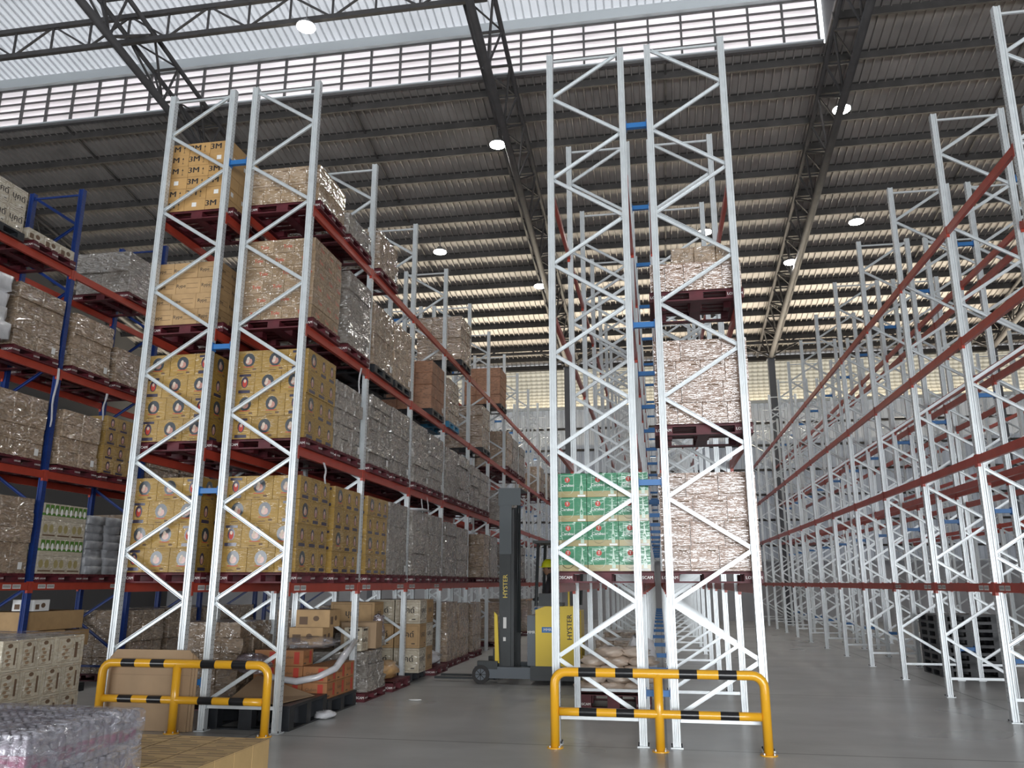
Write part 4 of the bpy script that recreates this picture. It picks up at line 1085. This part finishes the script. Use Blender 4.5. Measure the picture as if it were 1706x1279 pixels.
# floor level of the green-carton rack
pallet(-.74, 13.35, 0, 'red pallet carrying cream sacks behind the barrier', 'red', h=.22, w=1.1)
k = 0
for r in range(5):
    for i in range(3):
        if r == 4 and i == 0: continue
        crumple('sack', -1.12 + .36 * i + .1 * (r % 2), 13.1, .22 + .125 * r, .44, .55, .15, 'creambag', 'cream paper sack stacked on the red pallet behind the barrier', 'sack', 40 + k, group='cream sacks'); k += 1
crumple('plastic_bag', -.35, 13.9, .0, .5, .5, .95, 'whitebag', 'tall clear bag of scrap between the twin racks', 'plastic bag', 77)
for k, y in enumerate((16.2, 18.8)):
    pallet(-.74, y + .5, 0, 'black pallet at floor level of the green-carton rack, %s behind the cream sacks' % ORD[k], 'black')
    wload(-.74, y, y + .95, .14, .75, 'brown_film', '%s behind the cream sacks' % ORD[k], 'low brown wrapped goods', rows=3, sticker=False, group='stacks on the floor', w=1.0)

# hanging film strips
def strip(x, y, z, l, seed, label):
    r = random.Random(seed); n = 8; mb = MB(); vs = []; fs = []
    for i in range(n + 1):
        t = i / n; w_ = .05 * (1 - .5 * t) + r.uniform(0, .02); dx = .03 * math.sin(3 * t + seed); dy = .05 * math.sin(2.4 * t * math.pi + seed) * t
        for a, b_ in ((-.006, -w_ / 2), (.012, 0), (-.006, w_ / 2)): vs.append((x + dx + a, y + dy + b_, z - l * t))
    for i in range(n): fs += [(i * 3, i * 3 + 1, i * 3 + 4, i * 3 + 3), (i * 3 + 1, i * 3 + 2, i * 3 + 5, i * 3 + 4)]
    mb.raw(vs, fs, 'whitebag'); tag(obj('film_strip', mb, smooth=True), label, 'plastic film', 'loose film strips hanging from beams')
strip(-9.893, 11.72, 5.33, 1.0, 1, 'long film strip hanging beside the blue post from the third beam')
strip(-9.893, 13.0, 5.18, .55, 2, 'short film strip hanging from the third beam of the blue-post rack')
strip(-4.70, 12.28, 5.25, .6, 3, 'film strip hanging below the third beam of the forklift-side rack')
strip(-4.70, 16.1, 3.6, .55, 4, 'film strip dangling under the second beam of the forklift-side rack')
strip(-4.70, 16.45, 3.6, .4, 5, 'shorter film strip dangling beside a longer one, second beam of the forklift-side rack')
strip(-4.70, 11.0, 3.5, .3, 6, 'thin film strip hanging over the yellow emblem cartons')
crumple('plastic_film', -5.1, 15.95, 3.2, 1.0, .9, .08, 'whitebag', 'loose white film lying on the grey stack, third bay of the forklift-side rack', seed=14)
crumple('paper_scrap', -3.9, 13.2, .002, .22, .1, .02, 'white', 'small white paper scrap on the aisle floor', 'scrap', 15)

# black plastic pallets stacked under the empty racks
for s_, (x, y) in enumerate(((6.1, 18.85),)):
    for i in range(8):
        pallet(x, y, .15 * i, 'black plastic pallet, %s up in the tall stack under the empty racks' % ORD[i], 'black', h=.148, w=1.25, dp=1.15)
for i in range(6): pallet(8.2, 16.2, .15 * i, 'black plastic pallet, %s up in the stack beyond the empty joined racks' % ORD[i], 'black', h=.148, w=1.25, dp=1.15)

# ------------------------------------------------------------------ reach truck
tr = empty('forklift', (-2.3, 16.1, 0)); tag(tr, 'yellow and dark reach forklift standing in the aisle with raised mast housing', 'forklift')
def fl_(name, mb, smooth=False, parent=None): return obj(name, mb, parent or tr, smooth=smooth)
for y in (-.58, .46):
    mb = MB(); mb.box(-1.15, .1, y, y + .12, .10, .30, 'truck_grey'); mb.box(-1.1, -.72, y - .005, y + .125, .26, .40, 'truck_dark'); fl_('base_leg', mb)
    mb = MB(); mb.tube([(-1.03, y - .02, .165), (-1.03, y + .14, .165)], .165, 'tyre', 24)
    mb.tube([(-1.03, y - .024, .165), (-1.03, y - .021, .165)], .10, 'truck_grey', 18)
    for k in range(8): a = k * math.pi / 4; mb.bar((-1.03, y - .026, .165), (-1.03 + .1 * math.cos(a), y - .026, .165 + .1 * math.sin(a)), .012, .004, 'tyre', (0, 1, 0))
    fl_('wheel', mb, False)
mb = MB(); mb.box(-.1, 1.0, -.6, .6, .08, .33, 'truck_dark'); mb.box(-.05, .9, -.06, .55, .33, .40, 'truck_dark'); mb.box(.55, .8, -.06, .6, .4, 1.3, 'truck_yellow'); fl_('chassis', mb)
mb = MB(); mb.box(-.16, -.01, -.55, .55, .33, 1.22, 'truck_grey'); put_text(mb, 'MMR', (-.085, -.552, .92), (1, 0, 0), (0, 0, 1), .07, 'white', .01); fl_('front_panel', mb)
mb = MB()
pr = [(0, .33), (.72, .33), (.78, .45), (.78, 1.34), (.7, 1.39), (.18, 1.39), (0, 1.32)]
n = len(pr); mb.raw([(x, y, z) for y in (-.6, -.06) for x, z in pr], [tuple(range(n)), tuple(range(2 * n - 1, n - 1, -1))] + [(j, n + j, n + (j + 1) % n, (j + 1) % n) for j in range(n)], 'truck_yellow')
mb.box(.12, .46, -.603, -.601, .92, 1.02, 'blue2'); put_text(mb, 'MMR 607', (.29, -.604, .97), (1, 0, 0), (0, 0, 1), .07, 'white', .01)
put_text(mb, 'HYSTER', (.64, -.605, 1.02), (0, 0, 1), (-1, 0, 0), .13, 'ink', .02); fl_('body_cover', mb)
mb = MB(); mb.box(.0, .5, -.5, -.1, 1.39, 1.45, 'truck_dark'); mb.box(.05, .35, -.5, -.2, 1.45, 1.62, 'truck_dark'); fl_('control_console', mb)
mb = MB(); mb.tube([(.62, -.5, 1.39), (.62, -.5, 1.85)], .02, 'letter_y', 8); fl_('amber_post', mb)
for y in (-.42, .32):
    mb = MB(); mb.box(-.72, -.50, y, y + .10, .12, 3.3, 'truck_dark'); mb.box(-.5, -.44, y + .02, y + .08, .2, 3.2, 'truck_dark')
    if y < 0:
        put_text(mb, 'HYSTER', (-.60, y - .002, 1.75), (0, 0, 1), (-1, 0, 0), .125, 'letter_y', .02); mb.box(-.64, -.58, y - .002, y - .001, .98, 1.18, 'label'); mb.box(-.64, -.59, y - .002, y - .001, .75, .82, 'label')
    fl_('mast_rail', mb)
for z in (.5, 2.0, 3.15):
    mb = MB(); mb.box(-.68, -.55, -.32, .32, z, z + .1, 'truck_dark'); fl_('mast_crossbar', mb)
mb = MB(); mb.box(-.74, -.30, -.45, -.43, 3.28, 3.62, 'truck_plate'); mb.box(-.74, -.3, -.43, .43, 3.6, 3.62, 'truck_plate'); mb.box(-.72, -.48, -.44, -.425, 2.35, 3.3, 'truck_plate'); fl_('mast_guard', mb)
for x in (-.38, -.34): 
    mb = MB(); mb.tube([(x, -.3, .9), (x, -.3, 3.4)], .018, 'truck_dark', 8); fl_('hydraulic_hose', mb, True)
mb = MB(); pr = [(-.78, .38), (-.70, .36), (-.74, 1.22), (-.80, 1.28)]
n = 4; mb.raw([(x, y, z) for y in (-.5, -.46) for x, z in pr], [tuple(range(n)), tuple(range(2 * n - 1, n - 1, -1))] + [(j, n + j, n + (j + 1) % n, (j + 1) % n) for j in range(n)], 'truck_yellow'); fl_('side_guard', mb)
for y in (-.28, .2):
    mb = MB(); mb.box(-2.0, -.82, y, y + .1, .045, .08, 'truck_dark'); mb.box(-.86, -.80, y, y + .1, .045, .6, 'truck_dark'); fl_('fork', mb)
mb = MB()
for (x, y) in ((.0, -.5), (.0, .5), (.75, .5)): mb.tube([(x, y, 1.39), (x + .05, y, 2.55)], .03, 'truck_dark', 8)
mb.box(-.05, .9, -.55, .55, 2.55, 2.6, 'truck_dark'); fl_('overhead_guard', mb)
# driver
def skin_body(name, joints, edges, m, loc, sub=2):
    me = bpy.data.meshes.new(name); me.from_pydata([j[0] for j in joints], edges, [])
    o = link(name, me, None, loc); me.materials.append(M[m])
    sk = o.modifiers.new('skin', 'SKIN'); sk.use_smooth_shade = True
    for i, j in enumerate(joints):
        v = me.skin_vertices[0].data[i]; v.radius = (j[1], j[2] if len(j) > 2 else j[1])
    me.skin_vertices[0].data[0].use_root = True
    s = o.modifiers.new('sub', 'SUBSURF'); s.levels = sub; s.render_levels = sub
    return o
J = [((0, 0, .95), .13, .16), ((0, 0, 1.15), .12, .15), ((-.02, 0, 1.38), .13, .18), ((-.03, 0, 1.50), .06), ((-.04, 0, 1.58), .055),
     ((-.05, 0, 1.66), .085, .075), ((-.05, 0, 1.76), .08, .07),
     ((-.03, -.2, 1.42), .06), ((-.05, -.27, 1.18), .045), ((-.26, -.22, 1.1), .035), ((-.34, -.2, 1.1), .03),
     ((-.03, .2, 1.42), .06), ((-.05, .27, 1.18), .045), ((-.26, .22, 1.1), .035), ((-.34, .2, 1.1), .03),
     ((0, -.1, .86), .09), ((-.02, -.11, .48), .06), ((0, -.11, .1), .045), ((-.12, -.11, .05), .04),
     ((0, .1, .86), .09), ((-.02, .11, .48), .06), ((0, .11, .1), .045), ((-.12, .11, .05), .04)]
E_ = [(0, 1), (1, 2), (2, 3), (3, 4), (4, 5), (5, 6), (2, 7), (7, 8), (8, 9), (9, 10), (2, 11), (11, 12), (12, 13), (13, 14), (0, 15), (15, 16), (16, 17), (17, 18), (0, 19), (19, 20), (20, 21), (21, 22)]
pe = skin_body('person', J, E_, 'cloth', (-2.3 + .20, 16.1 + .22, .40), 1); tag(pe, 'person in dark clothes and yellow helmet standing at the forklift controls', 'person')
mb = MB(); prof = [(.13, 1.71), (.125, 1.76), (.105, 1.82), (.06, 1.865), (0, 1.875)]
vs = []; n = 16
for r, z in prof:
    for j in range(n): a = 2 * math.pi * j / n; vs.append((-.05 + r * 1.1 * math.cos(a), r * .95 * math.sin(a), z))
mb.raw(vs, [(i * n + j, i * n + (j + 1) % n, (i + 1) * n + (j + 1) % n, (i + 1) * n + j) for i in range(4) for j in range(n)], 'helmet')
mb.box(-.24, -.13, -.07, .07, 1.715, 1.725, 'helmet'); obj('helmet', mb, pe, smooth=True)
mb = MB()   # face and hands
vs = []; n = 12
for i in range(7):
    t = math.pi * i / 6
    for j in range(n): a = 2 * math.pi * j / n; vs.append((-.06 + .088 * math.sin(t) * math.cos(a), .076 * math.sin(t) * math.sin(a), 1.66 - .115 * math.cos(t)))
mb.raw(vs, [(i * n + j, i * n + (j + 1) % n, (i + 1) * n + (j + 1) % n, (i + 1) * n + j) for i in range(6) for j in range(n)], 'skin')
mb.bar((-.145, 0, 1.68), (-.165, 0, 1.64), .022, .02, 'skin'); mb.box(-.142, -.136, -.04, -.02, 1.675, 1.685, 'ink'); mb.box(-.142, -.136, .02, .04, 1.675, 1.685, 'ink'); mb.box(-.14, -.132, -.025, .025, 1.607, 1.613, 'redprint')
obj('face', mb, pe, smooth=True)
for s_ in (-1, 1):
    mb = MB(); mb.box(-.42, -.34, s_ * .2 - .035, s_ * .2 + .035, 1.085, 1.115, 'skin')
    for k in range(4): y = s_ * .2 - .028 + .019 * k; mb.tube([(-.415, y, 1.1), (-.455, y, 1.095), (-.472 + .004 * k, y, 1.065)], .009, 'skin', 6)
    mb.tube([(-.36, s_ * .2 - s_ * .035, 1.1), (-.40, s_ * .2 - s_ * .055, 1.085)], .010, 'skin', 6); obj('hand', mb, pe)
# ------------------------------------------------------------------ light
W = bpy.data.worlds.new('sky'); S.world = W; W.use_nodes = True
bg = W.node_tree.nodes['Background']; bg.inputs[0].default_value = (.93, .96, 1.0, 1); bg.inputs[1].default_value = 5.0
def area(name, loc, rot, sx, sy_, e, col=(1, 1, 1), spread=180, portal=False):
    ld = bpy.data.lights.new(name, 'AREA'); ld.shape = 'RECTANGLE'; ld.size = sx; ld.size_y = sy_; ld.energy = e; ld.color = col; ld.spread = math.radians(spread)
    if portal: ld.cycles.is_portal = True
    o = link(name, ld, None, loc); o.rotation_euler = tuple(math.radians(a) for a in rot); return o
area('daylight_portal', ((DX0 + DX1) / 2, -14.1, DZ / 2), (90, 0, 0), DX1 - DX0, DZ, 1, portal=True)
area('door_daylight', (7.6, -13.9, 2.9), (90, 0, 0), 17, 5.2, 3000, (.95, .98, 1))
area('side_door_daylight', (-17.2, -13.9, 2.75), (90, 0, 0), 16, 5, 900, (.95, .98, 1))
area('daylight_portal', (-17.2, -14.1, 2.75), (90, 0, 0), 16.5, 5.5, 1, portal=True)
# unseen uplight added before the far wall to brighten the roof sheeting
area('added_roof_uplight', (0, 42.1, 8.6), (-(90 + 52), 0, 0), 56, 4, 6000, (1, .88, .68), 95)
S.view_settings.view_transform = 'Standard'; S.view_settings.look = 'None'; S.view_settings.gamma = 1.0
S.view_settings.exposure = 0.15; S.view_settings.use_curve_mapping = False
S.cycles.max_bounces = 7; S.cycles.diffuse_bounces = 3; S.cycles.glossy_bounces = 3; S.cycles.transparent_max_bounces = 12
S.cycles.use_denoising = True; S.cycles.sample_clamp_indirect = 6
